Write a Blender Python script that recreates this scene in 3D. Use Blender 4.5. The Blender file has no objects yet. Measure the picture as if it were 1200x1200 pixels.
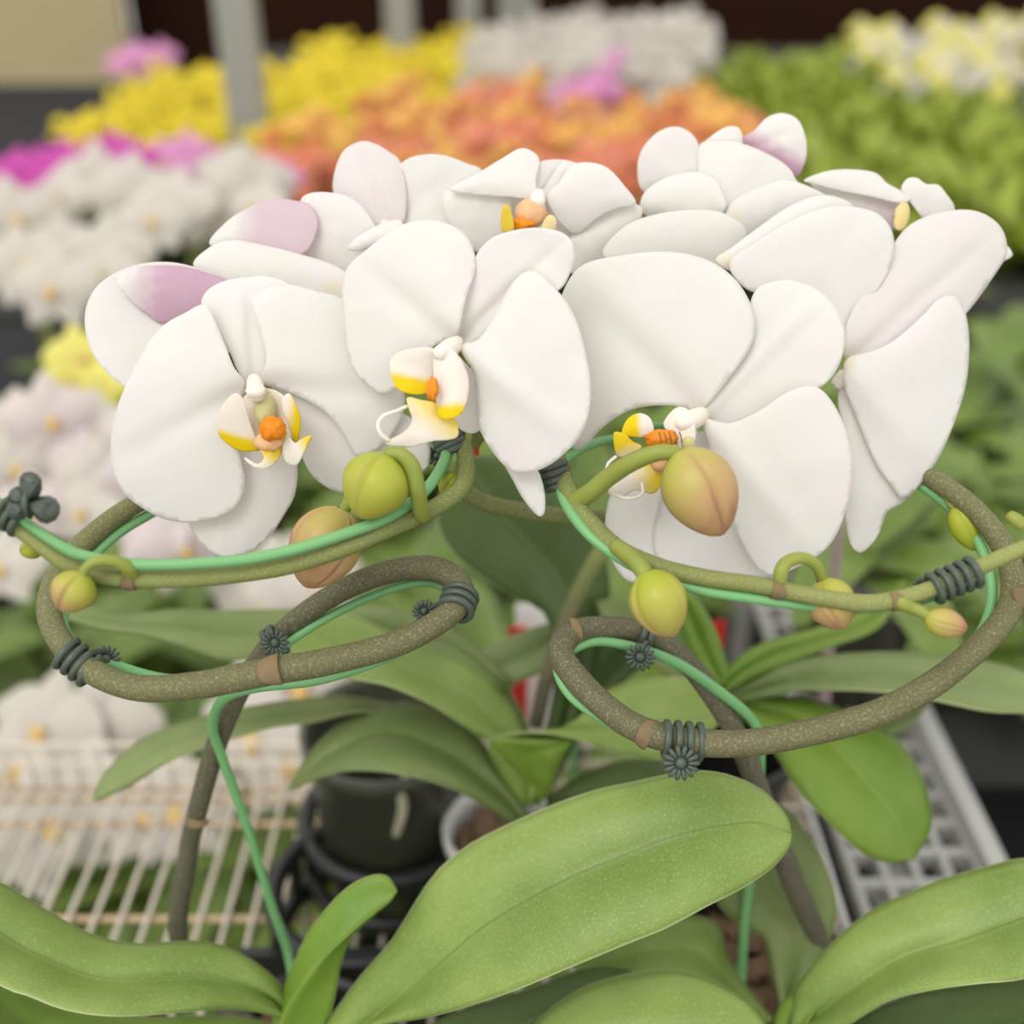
import bpy, math, random
import numpy as np
from mathutils import Vector, Matrix, noise
from mathutils.geometry import delaunay_2d_cdt

random.seed(7)
scene = bpy.context.scene
COL = scene.collection

# ------------------------------------------------------------------ camera
FPX = 1287.0
PITCH = math.radians(30)
CAM = Vector((0.0, 0.0, 1.36))
FWD = Vector((0, math.cos(PITCH), -math.sin(PITCH)))
UPV = Vector((0, math.sin(PITCH), math.cos(PITCH)))
RIGHT = Vector((1, 0, 0))
cd = bpy.data.cameras.new('camera')
cam = bpy.data.objects.new('camera', cd)
COL.objects.link(cam)
cam.location = CAM
cam.rotation_euler = (math.radians(90) - PITCH, 0, 0)
cd.sensor_width = 36
cd.sensor_fit = 'HORIZONTAL'
cd.lens = 36 * FPX / 1200
cd.clip_start = 0.02
cd.dof.use_dof = True
cd.dof.focus_distance = 0.40
cd.dof.aperture_fstop = 4.1
scene.camera = cam

# ------------------------------------------------------------------ light
w = bpy.data.worlds.new('daylight')
scene.world = w
w.use_nodes = True
w.node_tree.nodes['Background'].inputs[0].default_value = (1.0, 0.985, 0.96, 1)
w.node_tree.nodes['Background'].inputs[1].default_value = 1.0
sd = bpy.data.lights.new('soft_sun', 'SUN')
sd.energy = 1.25
sd.angle = math.radians(35)
sd.color = (1.0, 0.97, 0.92)
so = bpy.data.objects.new('soft_sun', sd)
COL.objects.link(so)
so.rotation_euler = (math.radians(28), math.radians(-24), 0)
so.location = (0, 0, 4)
vs = scene.view_settings
vs.view_transform = 'Standard'
vs.look = 'None'
vs.gamma = 1
vs.use_curve_mapping = False
vs.exposure = 0.32


# ------------------------------------------------------------------ helpers
def P(px, py, d):
    px, py, d = float(px), float(py), float(d)
    return CAM + d * (FWD + RIGHT * ((px - 600) / FPX) - UPV * ((py - 600) / FPX))


def dm(d):
    """front plants stand in a shallow group: depth spread behind the front blooms"""
    d = float(d)
    return d if d < 0.405 else 0.405 + (d - 0.405) * 0.62


def GZ(px, py, z):
    r = FWD + RIGHT * ((px - 600) / FPX) - UPV * ((py - 600) / FPX)
    t = (z - CAM.z) / r.z
    return CAM + r * t


def lin(c):
    return tuple(((v / 255) / 12.92 if v / 255 <= 0.04045 else ((v / 255 + 0.055) / 1.055) ** 2.4) for v in c) + (1,)


def mat_base(name, rough=0.5, spec=0.4):
    m = bpy.data.materials.new(name)
    m.use_nodes = True
    nt = m.node_tree
    b = nt.nodes['Principled BSDF']
    b.inputs['Roughness'].default_value = rough
    b.inputs['Specular IOR Level'].default_value = spec
    return m, nt, b


def nd(nt, t, **kw):
    n = nt.nodes.new(t)
    for k, v in kw.items():
        setattr(n, k, v)
    return n


def ramp(nt, stops):
    r = nd(nt, 'ShaderNodeValToRGB')
    e = r.color_ramp.elements
    while len(e) < len(stops):
        e.new(0.5)
    for i, (p, c) in enumerate(stops):
        e[i].position = p
        e[i].color = c
    return r


def mixc(nt, fac, a, b, mode='MIX'):
    n = nd(nt, 'ShaderNodeMix', data_type='RGBA', blend_type=mode)
    for sock, v in ((n.inputs[0], fac), (n.inputs[6], a), (n.inputs[7], b)):
        if hasattr(v, 'links') or isinstance(v, bpy.types.NodeSocket):
            nt.links.new(v, sock)
        else:
            sock.default_value = v
    return n.outputs[2]


def noise_tex(nt, scale, detail=3, vec=None, rough=0.5):
    n = nd(nt, 'ShaderNodeTexNoise')
    n.inputs['Scale'].default_value = scale
    n.inputs['Detail'].default_value = detail
    n.inputs['Roughness'].default_value = rough
    if vec is None:
        tc = nd(nt, 'ShaderNodeTexCoord')
        vec = tc.outputs['Object']
    nt.links.new(vec, n.inputs['Vector'])
    return n.outputs['Fac']


def uv_scaled(nt, sx, sy):
    u = nd(nt, 'ShaderNodeUVMap')
    mp = nd(nt, 'ShaderNodeMapping')
    mp.inputs['Scale'].default_value = (sx, sy, 1)
    nt.links.new(u.outputs[0], mp.inputs['Vector'])
    return mp.outputs[0]


def bump(nt, b, h, strength=0.2, dist=0.001):
    n = nd(nt, 'ShaderNodeBump')
    n.inputs['Strength'].default_value = strength
    n.inputs['Distance'].default_value = dist
    nt.links.new(h, n.inputs['Height'])
    nt.links.new(n.outputs[0], b.inputs['Normal'])


def translucent(nt, b, colsock, fac):
    out = nt.nodes['Material Output']
    tr = nd(nt, 'ShaderNodeBsdfTranslucent')
    mx = nd(nt, 'ShaderNodeMixShader')
    mx.inputs[0].default_value = fac
    if isinstance(colsock, tuple):
        tr.inputs[0].default_value = colsock
    else:
        nt.links.new(colsock, tr.inputs[0])
    nt.links.new(b.outputs[0], mx.inputs[1])
    nt.links.new(tr.outputs[0], mx.inputs[2])
    nt.links.new(mx.outputs[0], out.inputs[0])


def petal_mat(name, base, second, throat=None, trans=0.42):
    """white petal: 'tint' attribute blends in the second colour; veins run along the petal"""
    m, nt, b = mat_base(name, 0.55, 0.25)
    at = nd(nt, 'ShaderNodeAttribute', attribute_name='tint')
    vein = noise_tex(nt, 1.0, 3, uv_scaled(nt, 1.6, 26))
    c0 = mixc(nt, vein, base, tuple(v * 0.95 for v in base[:3]) + (1,))
    blotch = noise_tex(nt, 45, 2)
    rr = ramp(nt, [(0.45, (0, 0, 0, 1)), (0.75, (1, 1, 1, 1))])
    nt.links.new(blotch, rr.inputs[0])
    c0 = mixc(nt, rr.outputs[0], c0, mixc(nt, 0.12, base, lin((236, 205, 222))))
    if throat:
        sep = nd(nt, 'ShaderNodeSeparateXYZ')
        u = nd(nt, 'ShaderNodeUVMap')
        nt.links.new(u.outputs[0], sep.inputs[0])
        tr = ramp(nt, [(0.0, (0.8, 0.8, 0.8, 1)), (0.10, (0, 0, 0, 1))])
        nt.links.new(sep.outputs[0], tr.inputs[0])
        c0 = mixc(nt, tr.outputs[0], c0, throat)
    c = mixc(nt, at.outputs['Fac'], c0, second)
    nt.links.new(c, b.inputs['Base Color'])
    bump(nt, b, vein, 0.14, 0.0006)
    translucent(nt, b, c, trans)
    return m


def leaf_mat(name, c_lo, c_hi, c_mid, speck=0.35, trans=0.12, rough=0.42):
    m, nt, b = mat_base(name, rough, 0.4)
    u = nd(nt, 'ShaderNodeUVMap')
    sep = nd(nt, 'ShaderNodeSeparateXYZ')
    nt.links.new(u.outputs[0], sep.inputs[0])
    big = noise_tex(nt, 22, 3)
    rr = ramp(nt, [(0.3, c_lo), (0.7, c_hi)])
    nt.links.new(big, rr.inputs[0])
    vein = noise_tex(nt, 1.0, 3, uv_scaled(nt, 1.2, 30))
    c = mixc(nt, 0.25, rr.outputs[0], mixc(nt, vein, c_lo, c_hi))
    fine = noise_tex(nt, 1100, 3, None, 0.7)
    fr = ramp(nt, [(0.55, (0, 0, 0, 1)), (0.72, (speck, speck, speck, 1))])
    nt.links.new(fine, fr.inputs[0])
    c = mixc(nt, fr.outputs[0], c, lin((196, 208, 150)))
    ab = nd(nt, 'ShaderNodeMath', operation='ABSOLUTE')
    nt.links.new(sep.outputs[1], ab.inputs[0])
    mr = ramp(nt, [(0.0, (0.75, 0.75, 0.75, 1)), (0.025, (0, 0, 0, 1))])
    nt.links.new(ab.outputs[0], mr.inputs[0])
    c = mixc(nt, mr.outputs[0], c, c_mid)
    er = ramp(nt, [(0.965, (0, 0, 0, 1)), (1.0, (0.7, 0.7, 0.7, 1))])
    nt.links.new(ab.outputs[0], er.inputs[0])
    c = mixc(nt, er.outputs[0], c, lin((205, 214, 160)))
    nt.links.new(c, b.inputs['Base Color'])
    bump(nt, b, mixc(nt, 0.5, vein, fine), 0.25, 0.0007)
    translucent(nt, b, c, trans)
    return m


def stem_mat(name, stops, speck=0.42):
    m, nt, b = mat_base(name, 0.6, 0.3)
    u = nd(nt, 'ShaderNodeUVMap')
    sep = nd(nt, 'ShaderNodeSeparateXYZ')
    nt.links.new(u.outputs[0], sep.inputs[0])
    rr = ramp(nt, stops)
    nt.links.new(sep.outputs[0], rr.inputs[0])
    big = noise_tex(nt, 60, 3)
    c = mixc(nt, big, rr.outputs[0], mixc(nt, 0.3, rr.outputs[0], lin((104, 96, 78))))
    fine = noise_tex(nt, 1150, 3, None, 0.75)
    fr = ramp(nt, [(0.52, (0, 0, 0, 1)), (0.66, (speck, speck, speck, 1))])
    nt.links.new(fine, fr.inputs[0])
    c = mixc(nt, fr.outputs[0], c, lin((178, 174, 128)))
    nt.links.new(c, b.inputs['Base Color'])
    bump(nt, b, fine, 0.3, 0.0006)
    return m


def plain_mat(name, c, rough=0.5, spec=0.4, var=0.12, scale=30, metal=0.0, trans=0.0, bmp=0.0):
    m, nt, b = mat_base(name, rough, spec)
    n = noise_tex(nt, scale, 4)
    cc = mixc(nt, n, tuple(v * (1 - var) for v in c[:3]) + (1,), tuple(min(1, v * (1 + var)) for v in c[:3]) + (1,))
    nt.links.new(cc, b.inputs['Base Color'])
    b.inputs['Metallic'].default_value = metal
    if bmp:
        bump(nt, b, n, bmp, 0.002)
    if trans:
        translucent(nt, b, cc, trans)
    return m


def bud_mat():
    m, nt, b = mat_base('bud_skin', 0.4, 0.4)
    at = nd(nt, 'ShaderNodeAttribute', attribute_name='tint')
    n = noise_tex(nt, 160, 3)
    ad = nd(nt, 'ShaderNodeMath', operation='MULTIPLY_ADD')
    nt.links.new(n, ad.inputs[0])
    ad.inputs[1].default_value = 0.35
    nt.links.new(at.outputs['Fac'], ad.inputs[2])
    r = ramp(nt, [(0.12, lin((164, 174, 48))), (0.5, lin((178, 172, 80))), (0.85, lin((190, 152, 108))), (1.0, lin((172, 126, 96)))])
    nt.links.new(ad.outputs[0], r.inputs[0])
    nt.links.new(r.outputs[0], b.inputs['Base Color'])
    bump(nt, b, n, 0.12, 0.0006)
    translucent(nt, b, r.outputs[0], 0.15)
    return m


WHITE = lin((241, 239, 235))
M = {}
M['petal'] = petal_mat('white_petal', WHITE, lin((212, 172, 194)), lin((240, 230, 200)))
M['lip'] = petal_mat('lip_white_yellow', lin((240, 232, 220)), lin((236, 206, 14)), None, 0.2)
M['column'] = plain_mat('column_cream', lin((242, 234, 222)), 0.45, 0.4, 0.05, 200, trans=0.2)
M['callus'] = plain_mat('callus_orange', lin((226, 132, 20)), 0.5, 0.3, 0.35, 900)
M['throat'] = plain_mat('throat_peach', lin((222, 172, 128)), 0.5, 0.3, 0.25, 500)
M['olive'] = plain_mat('column_olive', lin((188, 180, 128)), 0.5, 0.3, 0.15, 300)
M['leaf'] = leaf_mat('leaf_green', lin((102, 128, 52)), lin((143, 164, 84)), lin((84, 106, 40)), 0.4)
M['leaf_lite'] = leaf_mat('leaf_fresh', lin((100, 136, 42)), lin((130, 156, 58)), lin((150, 170, 88)), 0.15, 0.2)
M['leaf_dull'] = leaf_mat('leaf_greyish', lin((96, 116, 60)), lin((130, 144, 86)), lin((84, 104, 50)), 0.25)
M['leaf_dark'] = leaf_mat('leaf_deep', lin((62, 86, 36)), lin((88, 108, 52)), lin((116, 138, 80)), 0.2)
M['stemA'] = stem_mat('spike_skin', [(0.0, lin((78, 76, 66))), (0.15, lin((80, 78, 64))), (0.3, lin((94, 92, 62))), (0.55, lin((102, 104, 64))), (0.74, lin((112, 122, 62))), (1.0, lin((140, 148, 80)))])
M['pedicel'] = plain_mat('pedicel_green', lin((140, 150, 66)), 0.45, 0.4, 0.12, 120, trans=0.1)
M['bract'] = plain_mat('bract_tan', lin((124, 106, 78)), 0.7, 0.2, 0.25, 220)
M['wire'] = plain_mat('green_plastic_wire', lin((112, 166, 108)), 0.4, 0.4, 0.06, 40)
M['clip'] = plain_mat('dark_green_plastic', lin((70, 80, 70)), 0.4, 0.5, 0.15, 200)
M['bud'] = bud_mat()
M['bench'] = plain_mat('coated_wire', lin((206, 196, 180)), 0.5, 0.4, 0.18, 60)
M['rust'] = plain_mat('stained_wire', lin((184, 158, 128)), 0.6, 0.3, 0.25, 40)
M['black'] = plain_mat('black_plastic', lin((26, 26, 25)), 0.4, 0.5, 0.2, 60)
M['pot_clear'] = plain_mat('smoky_plastic', lin((72, 74, 60)), 0.3, 0.5, 0.45, 40)
M['pot_white'] = plain_mat('white_plastic', lin((205, 203, 200)), 0.4, 0.5, 0.08, 25)
M['bark'] = plain_mat('bark_chip', lin((112, 90, 68)), 0.85, 0.2, 0.5, 90, bmp=0.5)
M['root'] = plain_mat('grey_root', lin((168, 164, 140)), 0.7, 0.2, 0.15, 90)
M['tray'] = plain_mat('grey_tray', lin((168, 166, 162)), 0.55, 0.3, 0.08, 30)
M['floor'] = plain_mat('dark_ground_cloth', lin((48, 48, 50)), 0.9, 0.2, 0.2, 6, bmp=0.3)
M['darkwall'] = plain_mat('dark_brown_cladding', lin((40, 20, 10)), 0.9, 0.1, 0.3, 2)
M['beige'] = plain_mat('beige_sheet', lin((178, 164, 128)), 0.8, 0.2, 0.08, 1.5)
M['post'] = plain_mat('galvanised_post', lin((150, 150, 142)), 0.55, 0.4, 0.06, 5)
M['table'] = plain_mat('bench_grey', lin((58, 58, 55)), 0.8, 0.2, 0.15, 12)
M['stake'] = plain_mat('mauve_stake', lin((158, 136, 138)), 0.6, 0.3, 0.1, 60)
M['tag'] = plain_mat('white_tag', lin((236, 234, 232)), 0.5, 0.3, 0.03, 20)
M['red'] = plain_mat('red_tag', lin((196, 46, 40)), 0.5, 0.3, 0.08, 40)


def new_obj(name, me, parent=None):
    o = bpy.data.objects.new(name, me)
    COL.objects.link(o)
    if parent is not None:
        o.parent = parent
        if parent.parent is None:
            o.matrix_parent_inverse = Matrix.Translation(-parent.location)
    return o


def mesh_obj(name, verts, faces, mats, parent=None, uv=None, tint=None, smooth=True, midx=None):
    me = bpy.data.meshes.new(name)
    me.from_pydata([tuple(v) for v in verts], [], faces)
    for m in (mats if isinstance(mats, (list, tuple)) else [mats]):
        me.materials.append(m)
    if smooth:
        me.polygons.foreach_set('use_smooth', [True] * len(me.polygons))
    if midx is not None:
        me.polygons.foreach_set('material_index', midx)
    if uv is not None:
        ul = me.uv_layers.new(name='UVMap')
        li = np.empty(len(me.loops), dtype=np.int32)
        me.loops.foreach_get('vertex_index', li)
        ul.data.foreach_set('uv', np.asarray(uv, dtype=np.float32)[li].ravel())
    if tint is not None:
        a = me.attributes.new('tint', 'FLOAT', 'POINT')
        a.data.foreach_set('value', np.asarray(tint, dtype=np.float32))
    me.update()
    return new_obj(name, me, parent)


def recenter(o, p):
    """put a mesh object's origin at p without moving its geometry"""
    p = Vector(p)
    o.data.transform(Matrix.Translation(-p))
    o.location = o.location + p


def thing(name, label, cat, loc, group=None):
    o = bpy.data.objects.new(name, None)
    o.empty_display_size = 0.02
    COL.objects.link(o)
    o.location = loc
    o['label'] = label
    o['category'] = cat
    if group:
        o['group'] = group
    return o


def tag(o, label, cat, group=None):
    o['label'] = label
    o['category'] = cat
    if group:
        o['group'] = group
    return o


def structure(o, label):
    o['kind'] = 'structure'
    o['label'] = label
    return o


def catmull(pts, n, closed=False):
    p = np.asarray(pts, dtype=float)
    k = len(p)
    if closed:
        seg = k
        idx = lambda i: p[i % k]
    else:
        seg = k - 1
        ext = np.vstack([2 * p[0] - p[1], p, 2 * p[-1] - p[-2]])
        idx = lambda i: ext[i + 1]
    dense = []
    per = 12
    for s in range(seg):
        a, b, c, d = idx(s - 1), idx(s), idx(s + 1), idx(s + 2)
        for t in np.arange(per) / per:
            dense.append(0.5 * ((2 * b) + (c - a) * t + (2 * a - 5 * b + 4 * c - d) * t * t + (3 * b - a - 3 * c + d) * t ** 3))
    dense.append(idx(seg) if not closed else idx(0))
    dense = np.array(dense)
    L = np.concatenate([[0], np.cumsum(np.linalg.norm(np.diff(dense[:, :2], axis=0), axis=1) + 1e-9)])
    t = np.linspace(0, L[-1], n, endpoint=not closed)
    return np.stack([np.interp(t, L, dense[:, j]) for j in range(dense.shape[1])], axis=1)


def sweep(pts, rads, sides=12):
    """world points + radii -> tube verts, faces, uv"""
    V = [Vector(p) for p in pts]
    n = len(V)
    verts, faces, uv = [], [], []
    up = None
    for i in range(n):
        t = (V[min(i + 1, n - 1)] - V[max(i - 1, 0)]).normalized()
        if up is None:
            up = Vector((0, 0, 1)) if abs(t.z) < 0.9 else Vector((1, 0, 0))
        up = (up - t * up.dot(t)).normalized()
        sd_ = t.cross(up)
        for k in range(sides):
            a = 2 * math.pi * k / sides
            verts.append(V[i] + (up * math.cos(a) + sd_ * math.sin(a)) * float(rads[i]))
            uv.append((i / (n - 1), k / sides))
    for i in range(n - 1):
        for k in range(sides):
            a, b = i * sides + k, i * sides + (k + 1) % sides
            faces.append((a, b, b + sides, a + sides))
    c0 = len(verts)
    verts += [V[0] + (V[0] - V[1]).normalized() * float(rads[0]) * 0.4, V[-1] + (V[-1] - V[-2]).normalized() * float(rads[-1]) * 0.4]
    uv += [(0, 0), (1, 0)]
    for k in range(sides):
        faces.append((c0, (k + 1) % sides, k))
        faces.append((c0 + 1, (n - 1) * sides + k, (n - 1) * sides + (k + 1) % sides))
    return verts, faces, uv


def tube(name, ctrl, mat, parent=None, n=None, sides=12, wobble=0.0, raw=False):
    """ctrl = (px, py, depth, radius in px) points of the photograph turned into a real tube"""
    if not raw:
        ctrl = [(q[0], q[1], dm(q[2]), q[3]) for q in ctrl]
    c = catmull(ctrl, n or max(12, len(ctrl) * 6))
    w_ = [P(x, y, d) for x, y, d, r in c]
    rr = [r * d / FPX * (1 + wobble * noise.noise(Vector((i * 0.21, 3.1, 0)))) for i, (x, y, d, r) in enumerate(c)]
    v, f, uv = sweep(w_, rr, sides)
    return mesh_obj(name, v, f, mat, parent, uv)


def wtube(name, pts, r, mat, parent=None, sides=8, n=None):
    p = np.array([tuple(q) for q in pts], dtype=float)
    if n and len(p) > 2:
        p = catmull(p, n)
    rads = r if isinstance(r, (list, tuple)) else [r] * len(p)
    v, f, uv = sweep([Vector(q) for q in p], rads, sides)
    return mesh_obj(name, v, f, mat, parent, uv)


def solid(o, t, off=0.0):
    m = o.modifiers.new('thickness', 'SOLIDIFY')
    m.thickness = t
    m.offset = off
    return o


_seed = [0]


def petal(name, outline, base, d0, parent, mat='petal', c0=None, g=(0, 0), off=0.0, tip=None, rise=0.0, curl=0.0,
          cross=-4.0, crease=-1.0, rim=1.5, wave=0.7, tint=None, tint_f=None, thick=0.0007, step=None, fold=None):
    """one petal: a curved sheet with its own distance, relief (mm, towards the viewer positive) and thickness"""
    _seed[0] += 1
    sd_ = _seed[0]
    d0 = dm(d0)
    o2 = np.array(outline, dtype=float)
    per = np.sum(np.linalg.norm(np.diff(np.vstack([o2, o2[:1]]), axis=0), axis=1))
    size = math.sqrt(np.ptp(o2[:, 0]) * np.ptp(o2[:, 1]))
    step = step or max(2.0, size / 32)
    B = catmull(o2, max(20, int(per / step)), closed=True)
    x0, y0 = B.min(0)
    x1, y1 = B.max(0)
    ins = []
    h = step * 0.866
    row = 0
    yy = y0
    Bn = np.roll(B, -1, axis=0)
    while yy < y1:
        xs = np.arange(x0 + (step / 2 if row % 2 else 0), x1, step)
        for xx in xs:
            cr = ((B[:, 1] > yy) != (Bn[:, 1] > yy))
            with np.errstate(divide='ignore', invalid='ignore'):
                xi = B[:, 0] + (yy - B[:, 1]) * (Bn[:, 0] - B[:, 0]) / (Bn[:, 1] - B[:, 1])
            if (np.sum(cr & (xx < xi)) % 2) == 1 and np.min((B[:, 0] - xx) ** 2 + (B[:, 1] - yy) ** 2) > (0.55 * step) ** 2:
                ins.append((xx, yy))
        yy += h
        row += 1
    nb = len(B)
    allp = [Vector(p) for p in B] + [Vector(p) for p in ins]
    edges = [(i, (i + 1) % nb) for i in range(nb)]
    vo, _, fo, _, _, _ = delaunay_2d_cdt(allp, edges, [], 1, 1e-4)
    pts = np.array([tuple(v) for v in vo])
    base = np.array(base, dtype=float)
    if tip is None:
        tip = B[np.argmax(np.linalg.norm(B - base, axis=1))]
    tip = np.array(tip, dtype=float)
    ax = tip - base
    L = np.linalg.norm(ax)
    ax /= L
    lat = np.array([-ax[1], ax[0]])
    rel = pts - base
    s = rel @ ax / L
    hw = np.max(np.abs((B - base) @ lat)) + 1e-6
    t = rel @ lat / hw
    ed = np.array([np.min(np.hypot(B[:, 0] - p[0], B[:, 1] - p[1])) for p in pts])
    rimw = max(6.0, size * 0.10)
    rim *= 0.45
    wave *= 0.75
    cross *= 0.8
    hgt = rise * s + curl * s * s + cross * t * t + crease * np.exp(-(t / 0.13) ** 2) * np.clip(1.15 - s, 0, 1) - rim * np.exp(-(ed / rimw) ** 1.5)
    for i, p in enumerate(pts):
        hgt[i] += wave * (noise.noise(Vector((p[0] / (size * 0.4), p[1] / (size * 0.4), sd_ * 3.7))) + 0.5 * noise.noise(Vector((p[0] / (size * 0.2), p[1] / (size * 0.2), sd_ * 1.7))))
    if fold is not None:      # a folded-over part: (x, y, nx, ny, mm per px)
        fx, fy, nx, ny, k = fold
        q = (pts[:, 0] - fx) * nx + (pts[:, 1] - fy) * ny
        hgt += k * np.log1p(np.exp(np.clip(q / 6, -30, 30))) * 6
    cx, cy = c0 if c0 is not None else base
    dep = d0 + off / 1000 + g[0] * (pts[:, 0] - cx) / 100 + g[1] * (pts[:, 1] - cy) / 100 - hgt / 1000
    verts = [P(p[0], p[1], d) for p, d in zip(pts, dep)]
    faces = [tuple(f) for f in fo]
    # consistent orientation towards the viewer
    ff = []
    for f in faces:
        a, b, c = (pts[k] for k in f[:3])
        ff.append(f if (b[0] - a[0]) * (c[1] - a[1]) - (b[1] - a[1]) * (c[0] - a[0]) < 0 else tuple(reversed(f)))
    if tint_f is not None:    # pigment, on F5's curl also painted shade: (x, y, dirx, diry, width px, strength)
        fx, fy, nx, ny, wd, st = tint_f
        q = ((pts[:, 0] - fx) * nx + (pts[:, 1] - fy) * ny) / wd
        for i, p in enumerate(pts):
            q[i] += 0.35 * noise.noise(Vector((p[0] / 9, p[1] / 9, sd_)))
        tn = st * np.clip(q * 0.5 + 0.5, 0, 1)
    else:
        tn = np.full(len(pts), tint or 0.0)
    o = mesh_obj(name, verts, ff, M[mat], parent, np.stack([np.linalg.norm(rel, axis=1) / L, t], 1), tn)
    solid(o, thick)
    return o


def interp_list(v, s):
    if isinstance(v, (int, float)):
        return v
    return float(np.interp(s, np.linspace(0, 1, len(v)), v))


def leaf(parent, up, lo, d, mid=None, tilt=0.015, v=3.0, bulge=2.0, mat='leaf', thick=0.0014, n=34, m=7, name='leaf'):
    """leaf blade lofted between its two edges and its midrib, base to tip; upper edge lies further off by tilt"""
    fr = 1 - (1 - np.linspace(0, 1, n)) ** 1.7        # rows crowd towards the tip so that it stays round
    pick = lambda c: np.stack([np.interp(fr, np.linspace(0, 1, 300), c[:, j]) for j in range(2)], 1)
    U = pick(catmull(up, 300))
    W = pick(catmull(lo, 300))
    Mi = pick(catmull(mid, 300)) if mid is not None else (U + W) / 2
    verts, uv, faces = [], [], []
    _seed[0] += 1
    for i in range(n):
        s = float(fr[i])
        dd = dm(interp_list(d, s))
        tl = interp_list(tilt, s) * math.sin(math.pi * min(1, max(0.04, s * 0.92 + 0.04)))
        vv = v / 1000 * math.sin(math.pi * (0.1 + 0.85 * s)) * (1 - s ** 5)
        for j in range(-m, m + 1):
            f = j / m
            E = U[i] if f > 0 else W[i]
            a = abs(f)
            p = Mi[i] * (1 - a) + E * a
            dep = dd + tl * f + vv * (1 - a) ** 1.5 - bulge / 1000 * math.sin(math.pi * a) * (1 - s ** 6)
            dep += 0.0016 * noise.noise(Vector((s * 5, f * 1.5, _seed[0] * 2.3)))
            dep += 0.0012 * math.exp(-((1 - a) / 0.12) ** 2)
            verts.append(P(p[0], p[1], dep))
            uv.append((s, f))
    k = 2 * m + 1
    for i in range(n - 1):
        for j in range(k - 1):
            a = i * k + j
            faces.append((a, a + k, a + k + 1, a + 1))
    o = mesh_obj(name, verts, faces, M[mat], parent, uv)
    solid(o, thick)
    return o


def lathe(name, prof, mat, parent=None, loc=(0, 0, 0), seg=28):
    verts, faces, uv = [], [], []
    for i, (r, z) in enumerate(prof):
        for k in range(seg):
            a = 2 * math.pi * k / seg
            verts.append((r * math.cos(a), r * math.sin(a), z))
            uv.append((i / len(prof), k / seg))
    for i in range(len(prof) - 1):
        for k in range(seg):
            a, b = i * seg + k, i * seg + (k + 1) % seg
            faces.append((a, b, b + seg, a + seg))
    o = mesh_obj(name, verts, faces, mat, None, uv)
    o.location = loc
    if parent is not None:
        o.parent = parent
        o.matrix_parent_inverse = Matrix.Translation(-parent.location)
    return o


def boxm(x0, x1, y0, y1, z0, z1):
    v = [(x0, y0, z0), (x1, y0, z0), (x1, y1, z0), (x0, y1, z0), (x0, y0, z1), (x1, y0, z1), (x1, y1, z1), (x0, y1, z1)]
    f = [(0, 3, 2, 1), (4, 5, 6, 7), (0, 1, 5, 4), (1, 2, 6, 5), (2, 3, 7, 6), (3, 0, 4, 7)]
    return v, f


def box(name, b, mat, parent=None):
    v, f = boxm(*b)
    return mesh_obj(name, v, f, mat, parent, smooth=False)


#@@SETTING
BENCH_Z = 0.80
# ------------------------------------------------------------------ setting
structure(box('floor', (-9, 9, -2, 12, -0.05, 0.0), M['floor']), 'dark grey ground cloth of the greenhouse floor')
structure(box('wall_back', (-3.0, 9, 9.4, 9.6, 0.0, 3.2), M['darkwall']), 'dark brown back wall of the greenhouse')
structure(box('wall_left', (-9, -2.9, 8.9, 9.05, 0.0, 3.2), M['beige']), 'beige sheet wall at the far left')
for i, (x0, y0, dp, rpx) in enumerate([(276, 5, 2.25, 21), (468, 5, 3.3, 16), (549, 5, 4.0, 14), (606, 3, 4.6, 22)]):
    p = P(x0, y0, dp)
    r = rpx * dp / FPX
    o = box('post', (p.x - r, p.x + r, p.y - r, p.y + r, 0, 3.0), M['post'])
    recenter(o, (p.x, p.y, 0))
    tag(o, ['nearest thick grey metal post beside the yellow flower bed', 'grey metal post rising in the middle of the yellow bed',
            'slim grey metal post where the yellow and pale beds meet', 'farthest wide grey post behind the pale flower bed'][i], 'post', 'greenhouse posts')

# wire mesh bench that carries the front plants: every wire a part
bench = thing('wire_bench', 'rust-stained cream wire mesh bench under the front orchids', 'bench', (-0.35, 0.45, 0))
BX0, BX1, BY0, BY1 = -0.62, 0.205, 0.10, GZ(300, 915, 0.80).y
gap = 0.0164
nlong = int((BX1 - BX0) / gap)
v, f, uv = sweep([(0, BY0, 0), (0, (BY0 + BY1) / 2, 0), (0, BY1, 0)], [0.0017] * 3, 8)
o0 = mesh_obj('wire', v, f, M['bench'], None, uv)
lw = o0.data
bpy.data.objects.remove(o0)
for i in range(nlong + 1):
    o = new_obj('wire', lw, bench)
    o.location = (BX0 + i * gap, 0, BENCH_Z)
v, f, uv = sweep([(BX0, 0, 0), (0, 0, 0), (BX1, 0, 0)], [0.0021] * 3, 8)
o0 = mesh_obj('cross_wire', v, f, M['rust'], None, uv)
cw = o0.data
bpy.data.objects.remove(o0)
cross_y = [BY1 - 0.004] + [GZ(300, yp, 0.796).y for yp in (938, 966, 1077, 1230)] + [BY0 + 0.06]
for yv in cross_y:
    o = new_obj('cross_wire', cw, bench)
    o.location = (0, yv, BENCH_Z - 0.004)
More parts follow.
